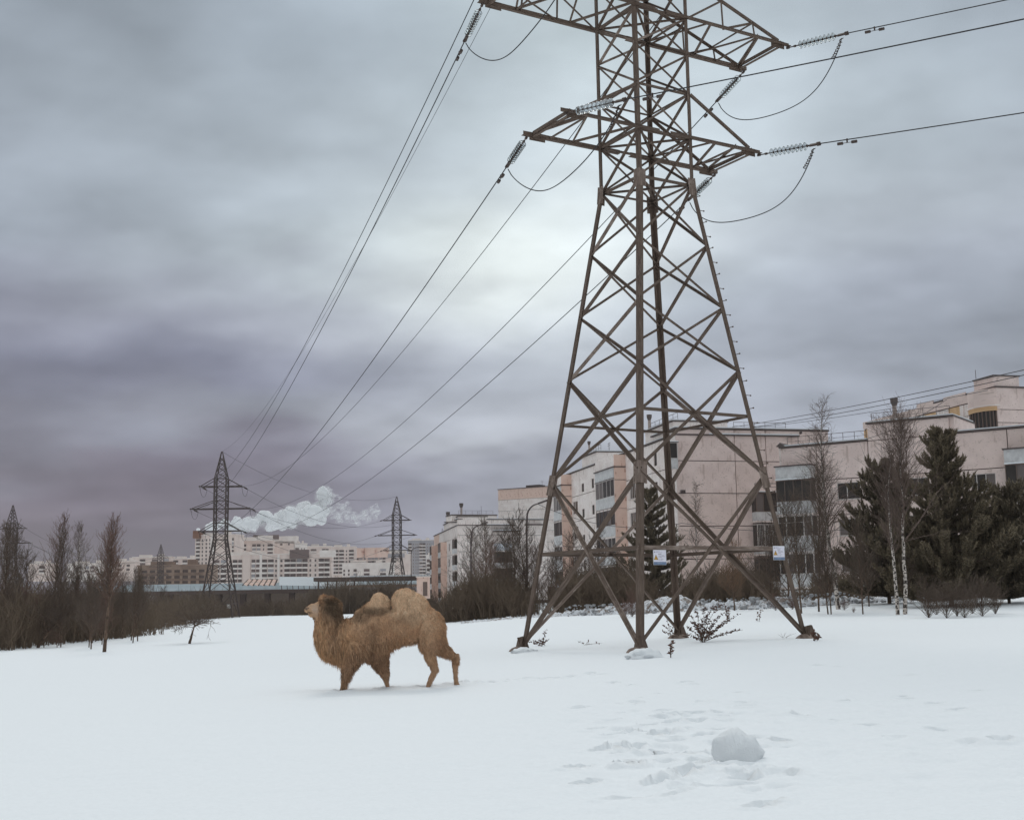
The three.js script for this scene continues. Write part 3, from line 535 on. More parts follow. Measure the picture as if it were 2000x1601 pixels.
  const regions = (x, y, z) => { // dye of the coat, by where on the animal; humps also hold painted light
    const [u, v] = uvOf(x, y), nz = .5 + .5 * fbm3(x * 3.2, y * 3.2, z * 3.2, 3) * 1.6;
    let k = mix3(hsv.body, hsv.pale, .22 * sstep(.45, .9, nz));
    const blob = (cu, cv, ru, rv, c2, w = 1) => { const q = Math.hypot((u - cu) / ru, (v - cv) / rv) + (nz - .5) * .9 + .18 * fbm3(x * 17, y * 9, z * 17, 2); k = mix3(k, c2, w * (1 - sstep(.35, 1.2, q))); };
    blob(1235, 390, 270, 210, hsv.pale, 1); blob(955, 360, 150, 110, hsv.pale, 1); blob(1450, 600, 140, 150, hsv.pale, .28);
    blob(800, 530, 170, 100, hsv.mane, .6); blob(960, 480, 130, 45, hsv.mane, .6); blob(900, 700, 110, 160, hsv.shoulder, .6); blob(1200, 560, 200, 60, hsv.shoulder, .35);
    blob(660, 700, 110, 220, hsv.gold, .5); blob(400, 720, 90, 220, hsv.gold, .75); blob(520, 880, 190, 140, hsv.gold, .4); blob(560, 680, 60, 200, hsv.shoulder, .3);
    blob(500, 440, 135, 150, hsv.mane, 1); blob(560, 520, 90, 110, hsv.mane, .8); blob(470, 335, 70, 26, hsv.leg, .5);
    blob(330, 470, 75, 75, hsv.face, .95); blob(252, 455, 30, 30, hsv.muzzle, .9); blob(290, 500, 40, 16, hsv.muzzle, .75); blob(325, 545, 26, 22, hsv.mane, .7);
    blob(800, 930, 200, 130, hsv.leg, .75); blob(950, 980, 150, 200, hsv.leg, .6); blob(1500, 830, 190, 130, hsv.leg, .55); if (v > 980) k = mix3(k, hsv.leg, .6);
    return k;
  };
  for (let i = 0; i < p.count; i++) {
    let x = p.getX(i), y = p.getY(i), z = p.getZ(i); const w = y > .5 ? 1 : .3, [u] = uvOf(x, y);
    const h = (u > 380 ? w : .15) * (0.036 * fbm3(x * 11, y * 5, z * 11, 3) + .010 * fbm3(x * 26, y * 12, z * 26, 2));
    x += nn.getX(i) * h; y += nn.getY(i) * h; z += nn.getZ(i) * h; p.setXYZ(i, x, y, z);
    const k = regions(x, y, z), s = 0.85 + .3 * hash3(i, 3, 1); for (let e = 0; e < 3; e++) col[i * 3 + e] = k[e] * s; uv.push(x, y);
  }
  g.setAttribute('color', new THREE.BufferAttribute(col, 3)); g.setAttribute('uv', new THREE.Float32BufferAttribute(uv, 2)); g.computeVertexNormals();
  const M = std({ vertexColors: true, roughness: 1 });
  const [X, Dd] = [X0 + (1000 - 1000) * K, D0];
  const T = thing('camel', 'shaggy brown two-humped camel walking left across the snow', 'camel', V(ray(750, 1345)[0] * D0 * 1, land(X0, D0) - .05, -D0));
  T.userData.pose = undefined; delete T.userData.pose;
  // zoom coordinate 1000 lies at photograph column 750
  part('body', g, M, T);
  // fur
  const r = rngOf(404), nrm = g.attributes.normal, ix = g.index.array, pos = [], cols = [], idx = [];
  const area = []; let tot = 0; const A = V(), B = V(), C = V();
  for (let t = 0; t < ix.length; t += 3) { A.fromBufferAttribute(p, ix[t]); B.fromBufferAttribute(p, ix[t + 1]).sub(A); C.fromBufferAttribute(p, ix[t + 2]).sub(A); tot += B.cross(C).length() / 2; area.push(tot); }
  const N = 62000; let t = 0;
  for (let s = 0; s < N; s++) {
    const q = (s + r()) / N * tot; while (t < area.length - 1 && area[t] < q) t++;
    const i = ix[t * 3 + Math.floor(r() * 3)]; A.fromBufferAttribute(p, i); B.fromBufferAttribute(nrm, i);
    A.x += (r() - .5) * .012; A.y += (r() - .5) * .012; A.z += (r() - .5) * .012;
    const [u, v] = uvOf(A.x, A.y); let L = .034, wd = .0034, lift = .35;
    if (u < 372 && v < 560) { L = .008; wd = .003; }
    else if (u < 640 && v > 560) { L = .065 + .055 * r(); lift = .24; wd = .005; }
    else if (u < 660 && v < 430) { L = .05; lift = .6; wd = .004; }
    else if (u < 700) L = .06;
    else if (v > 780 && v < 1060 && u < 1080) { L = v > 900 ? .035 + .025 * r() : .07 + .04 * r(); wd = .005; lift = .3; }
    else if (v > 720 && v < 860 && u > 1000 && u < 1420) L = .055;
    else if (v > 1040 && v < 1130 && u < 1080) { L = .03; } else if (v > 980) { L = .02; wd = .003; }
    else if (v < 470) { L = .036; lift = .42; }
    else if (u > 1510) L = .05;
    L *= .6 + .8 * r() * (1 + .5 * fbm3(A.x * 7, A.y * 3, A.z * 7, 2) * 2);
    const clump = fbm3(A.x * 14, A.y * 8, A.z * 14, 2), dir = V(.35 + .5 * clump + (r() - .5) * .5, -1 + (r() - .5) * .4, (r() - .5) * .5 + .3 * clump);
    if (u < 660 && v < 430) dir.set(.5 + (r() - .5), -.2 + (r() - .5), r() - .5);
    const d = B.clone().multiplyScalar(lift).addScaledVector(dir, .6); const into = d.dot(B); if (into < .08) d.addScaledVector(B, .08 - into); d.normalize();
    const side = d.clone().cross(B).normalize(); if (!isFinite(side.x)) continue; side.applyAxisAngle(d, r() * 3).multiplyScalar(wd);
    const m = A.clone().addScaledVector(d, L * .55), e = A.clone().addScaledVector(d, L); e.y -= L * .22; const o = pos.length / 3;
    pos.push(A.x - side.x, A.y - side.y, A.z - side.z, A.x + side.x, A.y + side.y, A.z + side.z, m.x + side.x * .7, m.y + side.y * .7, m.z + side.z * .7, m.x - side.x * .7, m.y - side.y * .7, m.z - side.z * .7, e.x, e.y, e.z);
    idx.push(o, o + 1, o + 2, o, o + 2, o + 3, o + 3, o + 2, o + 4);
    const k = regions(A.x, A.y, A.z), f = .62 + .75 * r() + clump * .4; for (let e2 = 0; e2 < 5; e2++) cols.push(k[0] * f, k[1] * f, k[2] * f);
  }
  const fg = new THREE.BufferGeometry(); fg.setAttribute('position', new THREE.Float32BufferAttribute(pos, 3)); fg.setAttribute('color', new THREE.Float32BufferAttribute(cols, 3)); fg.setIndex(idx); fg.computeVertexNormals();
  part('fur', fg, std({ vertexColors: true, roughness: 1, side: THREE.DoubleSide }), T);
  const dark = std({ color: new THREE.Color(.02, .014, .01), roughness: .3 });
  const surf = (u, v) => { const [x, y] = c(u, v); let z = .4; while (z > 0 && sdf(x, y, z) > 0) z -= .003; return V(x, y, z); };
  for (const s of [1, -1]) { const e = surf(385, 425); e.z = (e.z + .002) * s; const eg = new THREE.SphereGeometry(.017, 14, 10); eg.translate(e.x, e.y, e.z - .004 * s); part('eye', eg, dark, T); const n = surf(276, 450), ng = new THREE.SphereGeometry(.011, 10, 8).scale(1.5, .5, .5); ng.translate(n.x, n.y, n.z * s); part('nostril', ng, dark, T); }
  { const a = surf(262, 482), b = surf(312, 492), pts = [a, a.clone().lerp(b, .5).add(V(0, -.004, .006)), b]; const mg = tube([...pts, ...pts.map(q => V(q.x, q.y, -q.z)).reverse().slice(0, 0)], .005, 5); part('mouth', mg, dark, T); }
}
// ---------- trees and plants ----------
MAT.bark = std({ roughness: 1, map: mottled([122, 100, 84], [72, 58, 48], 8, 21, 1) });
MAT.twig = std({ color: new THREE.Color(.115, .083, .063), roughness: 1 });
MAT.twigRed = std({ color: new THREE.Color(.17, .10, .078), roughness: 1 });
MAT.twigOrange = std({ color: new THREE.Color(.22, .13, .08), roughness: 1 });
MAT.thicket = std({ color: new THREE.Color(.155, .111, .076), roughness: 1 });
MAT.birch = std({ roughness: .85, map: tex(256, (u, v) => { const a = pf(u, v, 5, 31, 4), st = pf(u * .5, v, 22, 33, 2); return mix3([206, 194, 184], [48, 40, 36], Math.max(sstep(.57, .64, st) * .9, sstep(.6, .75, a) * .8)); }, true, 1) });
MAT.birchTwig = std({ color: new THREE.Color(.15, .105, .085), roughness: 1 });
MAT.needle = std({ color: new THREE.Color(.175, .138, .088), roughness: 1, side: THREE.DoubleSide });
MAT.needleDark = std({ color: new THREE.Color(.16, .127, .083), roughness: 1, side: THREE.DoubleSide });
MAT.dryLeaf = std({ color: new THREE.Color(.14, .075, .055), roughness: 1, side: THREE.DoubleSide });
function bareTree(seed, o) { // trunk and limbs in one tube set, the twigs of the crown in another
  const r = rngOf(seed), T = new Tubes(), C = new Tubes(), n = 14, pts = [], rad = [], H = o.H, rr = () => r() * 2 - 1; let x = 0, z = 0, vx = 0, vz = 0;
  for (let k = 0; k <= n; k++) { const t = k / n; pts.push(V(x + (o.lean || 0) * H * Math.pow(t, o.leanPow || 1), H * t - .12 * (k === 0), z)); rad.push(Math.max(o.twig, o.r * Math.pow(1 - t, .85))); vx = vx * .7 + rr() * H * .006; vz = vz * .7 + rr() * H * .006; x += vx; z += vz; }
  if (!o.noTrunk) T.add(pts, rad, 7);
  const on = t => { const f = clamp(t, 0, .999) * n, k = Math.floor(f); return [pts[k].clone().lerp(pts[k + 1], f - k), lerp(rad[k], rad[k + 1], f - k), pts[k + 1].clone().sub(pts[k]).normalize()]; };
  const grow = (p, d, L, rad0, lev) => {
    const ns = lev === 1 ? 5 : lev === 2 ? 4 : 2, P = [p.clone()], R = [rad0], dir = d.clone(), q = p.clone();
    for (let k = 1; k <= ns; k++) {
      dir.x += rr() * o.wob; dir.z += rr() * o.wob; dir.y += rr() * o.wob * .6 + (lev === 1 ? o.up : (o.up2 ?? o.up)) / ns; dir.normalize(); q.addScaledVector(dir, L / ns); P.push(q.clone()); R.push(Math.max(o.twig * .8, rad0 * (1 - .75 * k / ns)));
      if (lev < o.levels) { const kids = o.kids[lev - 1] / ns, m = Math.floor(kids) + (r() < kids % 1 ? 1 : 0); for (let c = 0; c < m; c++) { const b = P[k - 1].clone().lerp(P[k], r()), e = V(rr(), rr() * .5, rr()).normalize().multiplyScalar(o.fork ?? .75).add(dir).normalize(); grow(b, e, L * (.3 + .35 * r()), Math.max(o.twig, R[k] * .6), lev + 1); } }
    }
    (lev === 1 && !o.limbsInCrown ? T : C).add(P, R, lev === 1 ? 5 : 3);
  };
  const ga = 2.399; let a = r() * 6;
  for (let b = 0; b < o.n; b++) {
    const t = o.first + (.985 - o.first) * Math.pow((b + r()) / o.n, o.pow || 1), [p, pr, pd] = on(t); a += ga + rr() * .5;
    const L = o.len(t) * H * (.75 + .5 * r()), el = o.angle(t) + rr() * .15, d = V(Math.cos(a) * Math.cos(el), Math.sin(el), Math.sin(a) * Math.cos(el));
    grow(p, d, L, Math.max(o.twig, Math.min(pr * .55, .004 + L * .014)), 1);
  }
  return { trunk: T.build(), crown: C.build() };
}
function placeTree(name, label, category, g, mats, pos, turn = 0, s = 1, group, sy = 1) {
  const t = thing(name, label, category, pos, turn, group); part('trunk', g.trunk, mats[0], t); part('crown', g.crown, mats[1], t); t.scale.set(s, s * sy, s); return t;
}
const KIND = {};
function treeKinds() {
  // a slim park birch or larch with an upright pointed crown of fine twigs
  KIND.slim = [1, 2, 3].map(k => bareTree(100 + k, { H: 6.5, r: .06, twig: .0052, first: .16, n: 56, pow: .8, len: t => .05 + .24 * Math.pow(1 - t, .8), angle: t => .68 + .4 * t, up: .5, wob: .2, levels: 3, kids: [6.5, 3], fork: .6, lean: 0 }));
  // a young broadleaf with many rising limbs
  KIND.young = [1, 2, 3].map(k => bareTree(200 + k, { H: 5, r: .055, twig: .0078, first: .14, n: 34, len: t => .12 + .3 * (1 - t), angle: t => .6 + .3 * t, up: .5, wob: .25, levels: 3, kids: [8, 3.5], lean: .02 }));
  // many stems from the ground
  KIND.shrub = [1, 2, 3].map(k => bareTree(300 + k, { H: 2.4, r: .03, twig: .007, first: .01, n: 34, pow: 2.2, len: t => .75 * (1 - .6 * t), angle: t => .8 + .35 * t, up: .35, wob: .25, levels: 3, kids: [7, 3], fork: .6 }));
  KIND.birch = [1, 2].map(k => bareTree(400 + k, { H: 11, r: .11, twig: .008, first: .34, n: 46, len: t => .06 + .25 * Math.pow(1 - t, .8), angle: t => .85 + .2 * t, up: .15, up2: -.5, wob: .2, levels: 3, kids: [9, 3.5], lean: .015 }));
  KIND.fan = [1, 2].map(k => bareTree(500 + k, { H: 9, r: .085, twig: .0055, first: .15, n: 46, pow: .75, len: t => .1 + .34 * Math.pow(1 - t, .7), angle: t => .95 + .2 * t, up: .45, up2: .2, wob: .2, levels: 3, kids: [9, 3.5], fork: .5, lean: .01 }));
  KIND.low = [1, 2].map(k => bareTree(600 + k, { H: 1.3, r: .06, twig: .008, first: .5, n: 22, len: t => .75, angle: t => .35 + .3 * t, up: .12, wob: .35, levels: 3, kids: [7, 3], fork: .9, lean: .1 }));
}
function thicket(label, seed, spans, mat, rad = .014, opt = {}) { // brush that nobody could count: stems with side twigs filling a strip of ground
  const r = rngOf(seed), T = new Tubes(), rr = () => r() * 2 - 1;
  for (const [x0, D0, x1, D1, depth, h0, h1, count] of spans) for (let k = 0; k < count; k++) {
    const t = r(), ed = (opt.soft ?? 1) * (1 - Math.min(1, Math.min(t + (x0 < 10 ? 1 : 0), 1 - t + (x1 > 1990 ? 1 : 0)) * 3.5)); if (r() < ed) continue; const D = lerp(D0, D1, t) + rr() * depth * (1 - .6 * ed) + 2.5 * fbm2(t * 60, 3, 2), X = ray(lerp(x0, x1, t), 1170)[0] * D, H = (1 - .55 * ed) * lerp(h0, h1, r()) * (.65 + .5 * fbm2(X * .4, D * .4, 2) + .2), p = G(X, D), P = [p.clone().add(V(0, -.1, 0))], R = [rad * 1.5]; let d = V(rr() * .3, 1, rr() * .3).normalize(); const q = p.clone();
    for (let s = 1; s <= 3; s++) { d.add(V(rr() * .25, .1, rr() * .25)).normalize(); q.addScaledVector(d, H / 3); P.push(q.clone()); R.push(rad * (1.5 - .4 * s)); }
    T.add(P, R, 3); const nt = opt.twigs ?? 9;
    for (let s = 0; s < nt; s++) { const f = .08 + .9 * r(), kk = Math.min(2, Math.floor(f * 3)), b = P[kk].clone().lerp(P[kk + 1], f * 3 - kk), e = V(rr(), .35 + r() * .9, rr()).normalize(), L = H * (.14 + .26 * r()); T.add([b, b.clone().addScaledVector(e, L * .5), b.clone().addScaledVector(e, L).add(V(0, L * .15, 0))], [rad * .9, rad * .75, rad * .5], 3); }
  }
  return single('thicket', T.build(), mat, label, 'thicket', null, 'stuff');
}
function conifer(seed, H, W, o = {}) { // pine: whorls of limbs ending in upturned brushes of needles
  const r = rngOf(seed), rr = () => r() * 2 - 1, T = new Tubes(), pos = [], nor = [], idx = [];
  const n = 10, pts = [], rad = []; for (let k = 0; k <= n; k++) { const t = k / n; pts.push(V(rr() * .04 * H * t * .4, H * t * .98 - .1 * (k === 0), rr() * .04 * H * t * .4)); rad.push(lerp(.13, .02, t) * H / 8); } T.add(pts, rad, 7);
  const brush = (p, d, L, w) => { // one shoot: needles standing round it
    const m = 11, x = V(d.y, d.z, -d.x).cross(d).normalize(), y = d.clone().cross(x);
    for (let k = 0; k < m; k++) { const a = k * 2.4 + r() * .7, f = k / m, b = p.clone().addScaledVector(d, L * f * .9), out = x.clone().multiplyScalar(Math.cos(a)).addScaledVector(y, Math.sin(a)), tip = b.clone().addScaledVector(out, w * (1 - .35 * f)).addScaledVector(d, L * .42), sd = out.clone().cross(d).multiplyScalar(w * .30), o2 = pos.length / 3;
      pos.push(b.x - sd.x, b.y - sd.y, b.z - sd.z, b.x + sd.x, b.y + sd.y, b.z + sd.z, tip.x, tip.y, tip.z); idx.push(o2, o2 + 1, o2 + 2); }
  };
  const layers = o.layers ?? 15, profile = o.profile ?? (t => (.16 + .84 * Math.pow(1 - t, .75)) * (t < .12 ? .75 + t * 2 : 1));
  for (let l = 0; l < layers; l++) {
    const t = lerp(o.low ?? .06, .97, l / (layers - 1)), R = W / 2 * profile(t), nb = Math.round(lerp(9, 5, t)), a0 = r() * 6;
    for (let b = 0; b < nb; b++) {
      const a = a0 + (b + rr() * .35) / nb * 6.283, L = R * (.55 + .6 * r()), el = lerp(-.06, .5, t) + rr() * .12, base = V(0, H * t + rr() * .1, 0), ns = Math.max(3, Math.round(L / .38)), P = [base], Q = [.012 + L * .011]; const q = base.clone(), d = V(Math.cos(a) * Math.cos(el), Math.sin(el), Math.sin(a) * Math.cos(el));
      for (let k = 1; k <= ns; k++) { d.y += .03 + .07 * k / ns; d.x += rr() * .08; d.z += rr() * .08; d.normalize(); q.addScaledVector(d, L / ns); P.push(q.clone()); Q.push(Math.max(.008, (.012 + L * .011) * (1 - k / ns)));
        const m = o.tufts ?? 6; for (let e = 0; e < m; e++) { const pr = P[k - 1].clone().lerp(P[k], r()), sdir = V(rr(), .25 + r() * .8, rr()).normalize().multiplyScalar(.85).add(d).normalize(), len = .18 + .3 * r(), p2 = pr.clone().addScaledVector(sdir, len * .7); brush(pr, sdir, len * .7, .13); brush(p2, sdir.clone().add(V(0, .6, 0)).normalize(), .26 + .2 * r(), .14); } }
      brush(q, d.clone().add(V(0, .9, 0)).normalize(), .42, .12); T.add(P, Q, 4);
    }
  }
  brush(pts[n], V(0, 1, 0), .5, .12);
  const g = new THREE.BufferGeometry(); g.setAttribute('position', new THREE.Float32BufferAttribute(pos, 3)); g.setIndex(idx); g.computeVertexNormals();
  return { trunk: T.build(), crown: g };
}
const P_ = (px, py) => { const [X, D] = onGround(px, py); return G(X, D); };
function heightFor(px, py, top) { const [X, D] = onGround(px, py); return EYE + ray(px, top)[1] * D - land(X, D); }
function buildLeftTrees() {
  const dk = [MAT.bark, MAT.twig], red = [MAT.bark, MAT.twigRed], wh = [MAT.birch, MAT.birchTwig], K = KIND;
  // [foot x, foot y, top y, kind, variant, materials, label]
  const list = [
    [-6, 1266, 1035, 'slim', 0, dk, 'dark bare tree cut by the left edge of the picture'], [21, 1243, 1030, 'slim', 1, wh, 'tall bare birch with pale trunk below the leftmost pylon'], [34, 1242, 1034, 'slim', 2, dk, 'tall bare tree just right of the leftmost pylon\'s mast'],
    [46, 1256, 1085, 'young', 0, dk, 'straight bare tree with bare dark lower trunk, left of the leaning tree'], [137, 1235, 1032, 'slim', 1, wh, 'slender pale birch leaning right beside the tallest bush-like crown'], [98, 1238, 1014, 'slim', 0, red, 'reddish bare tree with the tallest broad pointed crown at left'],
    [118, 1240, 1040, 'slim', 2, dk, 'bare tree filling the right side of the broad pointed crown at left'], [152, 1235, 1110, 'young', 1, dk, 'small bare tree midway between the two pointed crowns at left'],
    [173, 1264, 1150, 'young', 2, dk, 'left of two close dark trunks standing in the snow'], [177, 1268, 1135, 'young', 0, dk, 'right of two close dark trunks standing in the snow'], [197, 1251, 1120, 'young', 1, dk, 'thin bare tree with a kinked low branch beside the close pair'],
    [215, 1226, 1042, 'slim', 2, red, 'bare tree with pointed reddish crown, second from the garage'], [220, 1228, 1090, 'young', 2, dk, 'short bare tree just left of the low dark hedge block'], [289, 1222, 1130, 'young', 0, wh, 'thin pale young birch right of the low dark hedge block'], [313, 1223, 1150, 'young', 1, dk, 'small bare tree below the tiny far pylon']];
  for (const [x, y, top, kind, v, mats, label] of list) { const g = K[kind][v], H = heightFor(x, y, top), h0 = kind === 'slim' ? 6.5 : 5; placeTree('bare_tree', label, 'tree', g, mats, P_(x, y), x * 1.7, H / h0 * (kind === 'slim' ? 1.02 : 1), null); }
  // three with a shape of their own
  const lean = bareTree(711, { H: heightFor(72, 1265, 1190), r: .09, twig: .009, first: .35, n: 26, len: t => .75 - .3 * t, angle: t => .25 + .5 * t, up: .3, wob: .35, levels: 3, kids: [7, 3], lean: .78, leanPow: 1.1 }); placeTree('bare_tree', 'dark tree leaning hard to the right over the snow at left', 'tree', lean, dk, P_(72, 1265), 0);
  const tall = bareTree(712, { H: heightFor(203, 1273, 1020), r: .085, twig: .0055, first: .36, n: 56, len: t => .05 + .22 * Math.pow(1 - t, .7), angle: t => .8 + .3 * t, up: .5, wob: .16, levels: 3, kids: [7, 3], lean: .055 }); placeTree('bare_tree', 'tallest slanting birch in front of the thicket, foot nearest the camera', 'tree', tall, [MAT.bark, MAT.twigRed], P_(203, 1273), 0);
  const low = bareTree(713, { H: heightFor(369, 1257, 1208) * 1.02, r: .075, twig: .009, first: .62, n: 20, len: t => 1.05, angle: t => .18 + .25 * (t - .6), up: .12, wob: .4, levels: 3, kids: [8, 3], fork: .9, lean: .28 }); placeTree('bare_tree', 'small spreading tree alone on the snow left of the camel', 'tree', low, dk, P_(369, 1257), .2);
  const weak = bareTree(714, { H: heightFor(111, 1264, 1235), r: .02, twig: .008, first: .1, n: 18, len: t => .5, angle: t => .6, up: -.5, wob: .3, levels: 2, kids: [4], lean: -.1 }); placeTree('dry_weed', 'drooping dry weed under the leaning tree', 'weed', weak, [MAT.twigRed, MAT.twigRed], P_(111, 1264), 0);
  // young growth behind them, nothing tells one from the next
  const r = rngOf(808); let k0 = null;
  for (let k = 0; k < 70; k++) {
    const px = -20 + 300 * r(), D = 66 + 44 * r(), X = ray(px, 1180)[0] * D, src = [['young', 0], ['young', 1], ['young', 2], ['slim', 0], ['slim', 1]][k % 5], s = (src[0] === 'slim' ? .55 : .62) * (.8 + .4 * r());
    placeTree('young_tree', 'bare young tree in the crowded dark thicket at left', 'tree', K[src[0]][src[1]], k % 4 === 3 ? red : dk, G(X, D), r() * 6, s, 'young trees in the thicket at left');
  }
  thicket('dense dark brush between the bare trees at left', 31, [[-30, 68, 330, 94, 7, 1.6, 3.0, 1250], [-30, 92, 350, 120, 8, 2.1, 3.5, 1200], [230, 106, 400, 165, 9, 1.6, 3.2, 650]], MAT.thicket, .019);
  // low clipped block of hedge
  const hp = P_(253, 1229), hb = bareTree(715, { H: .55, r: .02, twig: .008, first: 0, n: 90, len: t => 1.2, angle: t => .3, up: .4, wob: .4, levels: 2, kids: [5], noTrunk: true });
  const hed = thing('hedge', 'low dark hedge block at the edge of the left trees', 'hedge', hp); const hg = lumpy(4.4, 1, 1.15, .42, .7, 4, .12, 2.5); hg.translate(0, .35, 0); part('foliage', hg, MAT.thicket, hed); part('twigs', mergeGeometries([hb.trunk, hb.crown]), MAT.twig, hed);
}
function buildRightTrees() {
  const K = KIND, dk = [MAT.bark, MAT.twig], red = [MAT.bark, MAT.twigRed];
  // big pines at right
  const pineA = conifer(11, 1, 1), mk = (seed, x, y, top, wpx, label, mat, o) => { const [X, D] = onGround(x, y), H = heightFor(x, y, top), W = wpx / FOC * D, g = conifer(seed, H, W, o); return placeTree('pine_tree', label, 'pine tree', g, [MAT.bark, mat], G(X, D), seed); };
  const irregular = t => [.92, 1.02, 1.08, 1.02, .92, .80, .70, .62, .40, .22, .30, .26, .14][Math.min(12, Math.floor(t * 13))] * (.97);
  mk(21, 1860, 1184, 858, 290, 'tallest dark pine at right, its top against the roof edge', MAT.needle, { profile: irregular, layers: 16, tufts: 6, low: .05 });
  mk(22, 1738, 1179, 925, 215, 'smaller dark pine behind the twin birch trunks', MAT.needleDark, { layers: 13, tufts: 5, profile: t => .25 + .75 * Math.pow(1 - t, .6) });
  mk(23, 1972, 1178, 975, 240, 'broad dark pine at the right edge of the picture', MAT.needleDark, { layers: 13, tufts: 5, profile: t => .3 + .7 * Math.pow(1 - t, .55) });
  mk(24, 1278, 1178, 962, 170, 'dark pine behind the legs of the big pylon', MAT.needle, { layers: 13, tufts: 5, profile: t => .12 + .88 * Math.pow(1 - t, .8) });
  // birches
  const bi = (seed, x, y, top, o, label, mats = [MAT.birch, MAT.birchTwig]) => { const H = heightFor(x, y, top), g = bareTree(seed, { H, r: .1, twig: .0055, first: .34, n: 44, len: t => .06 + .26 * Math.pow(1 - t, .8), angle: t => .8 + .2 * t, up: .2, up2: -.2, wob: .22, levels: 3, kids: [8, 3.5], limbsInCrown: true, ...o }); return placeTree('birch_tree', label, 'birch', g, mats, P_(x, y), seed); };
  bi(41, 1638, 1190, 788, { r: .12, lean: .01, n: 54, len: t => t > .78 ? .07 : .05 + .20 * (1 - t) }, 'tall white birch rising above the roofs between pylon and pines');
  bi(42, 1754, 1200, 880, { r: .085, lean: -.05, leanPow: 1.6, first: .34, n: 34, up2: .3, len: t => .06 + .16 * (1 - t), angle: t => 1.12 }, 'left of the twin birch trunks before the pines, leaning left');
  bi(43, 1768, 1199, 832, { r: .095, first: .3, n: 56, pow: .6, len: t => .08 + .30 * Math.pow(1 - t, .6), angle: t => .95 + .15 * t, up: .45, up2: .25, lean: -.012 }, 'right of the twin birch trunks before the pines, with a wide fan of twigs');
  bi(44, 1366, 1178, 942, { r: .06, lean: -.025, n: 40, len: t => .05 + .15 * (1 - t), angle: t => 1.0 }, 'thin white birch in front of the blank end wall');
  // bare broadleaf trees: right group
  const tr = (x, y, top, kind, v, label, mats = dk, ws = 1) => { const base = { slim: 6.5, young: 5, shrub: 2.4, fan: 9 }[kind], s = heightFor(x, y, top) / base; const t = placeTree('bare_tree', label, 'tree', K[kind][v], mats, P_(x, y), x * .77, s * ws, null, 1 / ws); return t; };
  tr(1600, 1195, 935, 'fan', 0, 'dark bare tree climbing past the balconies right of the pylon', dk, .8); tr(1624, 1199, 1010, 'young', 1, 'thin dark trunk just left of the tall birch', dk, .7); tr(1618, 1199, 1060, 'young', 2, 'slanting thin stem left of the tall birch'); tr(1686, 1199, 1020, 'young', 0, 'dark bare tree between the birch and the parked cars', dk, .75); tr(1698, 1184, 1050, 'young', 1, 'bare sapling just left of the silver car');
  tr(1566, 1198, 980, 'fan', 1, 'bushy bare tree behind the right leg of the pylon', dk, .9); tr(1540, 1185, 985, 'young', 2, 'fan shaped bare tree before the barred ground-floor windows', dk, 1); tr(1435, 1192, 1060, 'young', 0, 'orange twigged young tree under the end wall', [MAT.bark, MAT.twigOrange]); tr(1505, 1185, 1040, 'young', 1, 'bare young tree behind the belt of the pylon at right'); tr(1770, 1188, 1080, 'young', 2, 'dark trunk hard behind the twin birches', dk);
  // row at left of the pylon, in front of the low white block
  const row = [[862, 1187, 1062], [880, 1189, 1040], [905, 1192, 1078], [922, 1194, 1040], [946, 1196, 1018], [968, 1196, 1062], [990, 1198, 1042], [1003, 1199, 1020], [1032, 1200, 1015], [1050, 1198, 1070], [1070, 1195, 1085], [1098, 1190, 1070], [1122, 1189, 1045], [1150, 1187, 1085], [1180, 1186, 1050], [1207, 1185, 1075], [1232, 1184, 1090]];
  const nth = ['first', 'second', 'third', 'fourth', 'fifth', 'sixth', 'seventh', 'eighth', 'ninth', 'tenth', 'eleventh', 'twelfth', 'thirteenth', 'fourteenth', 'fifteenth', 'sixteenth', 'seventeenth'];
  row.forEach(([x, y, top], k) => tr(x, y, top, k % 3 === 1 ? 'slim' : 'young', k % 3, `bare tree before the white blocks, ${nth[k]} from the left in the row`, k % 4 === 1 ? red : dk, k % 3 === 1 ? 1.25 : 1));
  // shrubs
  const sh = (x, y, top, label, group, mats = red, v = 0) => { const s = heightFor(x, y, top) / 2.9; return placeTree('bare_shrub', label, 'shrub', K.shrub[v], mats, P_(x, y), x, s, group); };
  const r = rngOf(99); for (let k = 0; k < 26; k++) sh(845 + k * 26 + 8 * r(), 1194 - Math.abs(k - 6) * .9 + 3 * r(), 1128 + 25 * r(), 'bare brown shrub in the long untrimmed row before the buildings', 'shrubs in the row before the buildings', k % 3 ? dk : red, k % 3);
  for (const [x, y, t, l] of [[1650, 1192, 1168, 'small reddish shrub at the foot of the tall birch'], [1515, 1192, 1160, 'thin upright shrub left of the pylon\'s right leg'], [1548, 1190, 1165, 'reddish upright shrub between the pylon leg and the bank'], [1668, 1196, 1186, 'tiny twig bush alone on the snow right of the birch'], [1235, 1204, 1150, 'small bare bush left of the front leg of the pylon'], [1222, 1206, 1176, 'low bush just behind the front leg of the pylon']]) sh(x, y, t, l, null, red, x % 3);
  // the wide low shrub under the pines
  [[1815, 1206], [1850, 1207], [1885, 1206], [1920, 1203], [1945, 1199], [1830, 1200], [1900, 1198], [1870, 1203]].forEach(([x, y], k) => sh(x, y, 1128 + (k % 3) * 9, 'spreading bare shrub in the clump under the tall pine', 'shrubs under the tall pine', dk, k % 3));
  thicket('dark brush and hedges along the foot of the buildings', 32, [[835, 92, 1060, 84, 5, 1.6, 3.2, 1500], [1060, 84, 1300, 80, 5, 1.8, 3.0, 1500], [1290, 80, 1540, 78, 4, 1.2, 2.5, 1300], [1540, 78, 1720, 76, 4, .8, 1.9, 500], [1790, 74, 2030, 74, 4, 1.2, 2.4, 700]], MAT.thicket, .017);
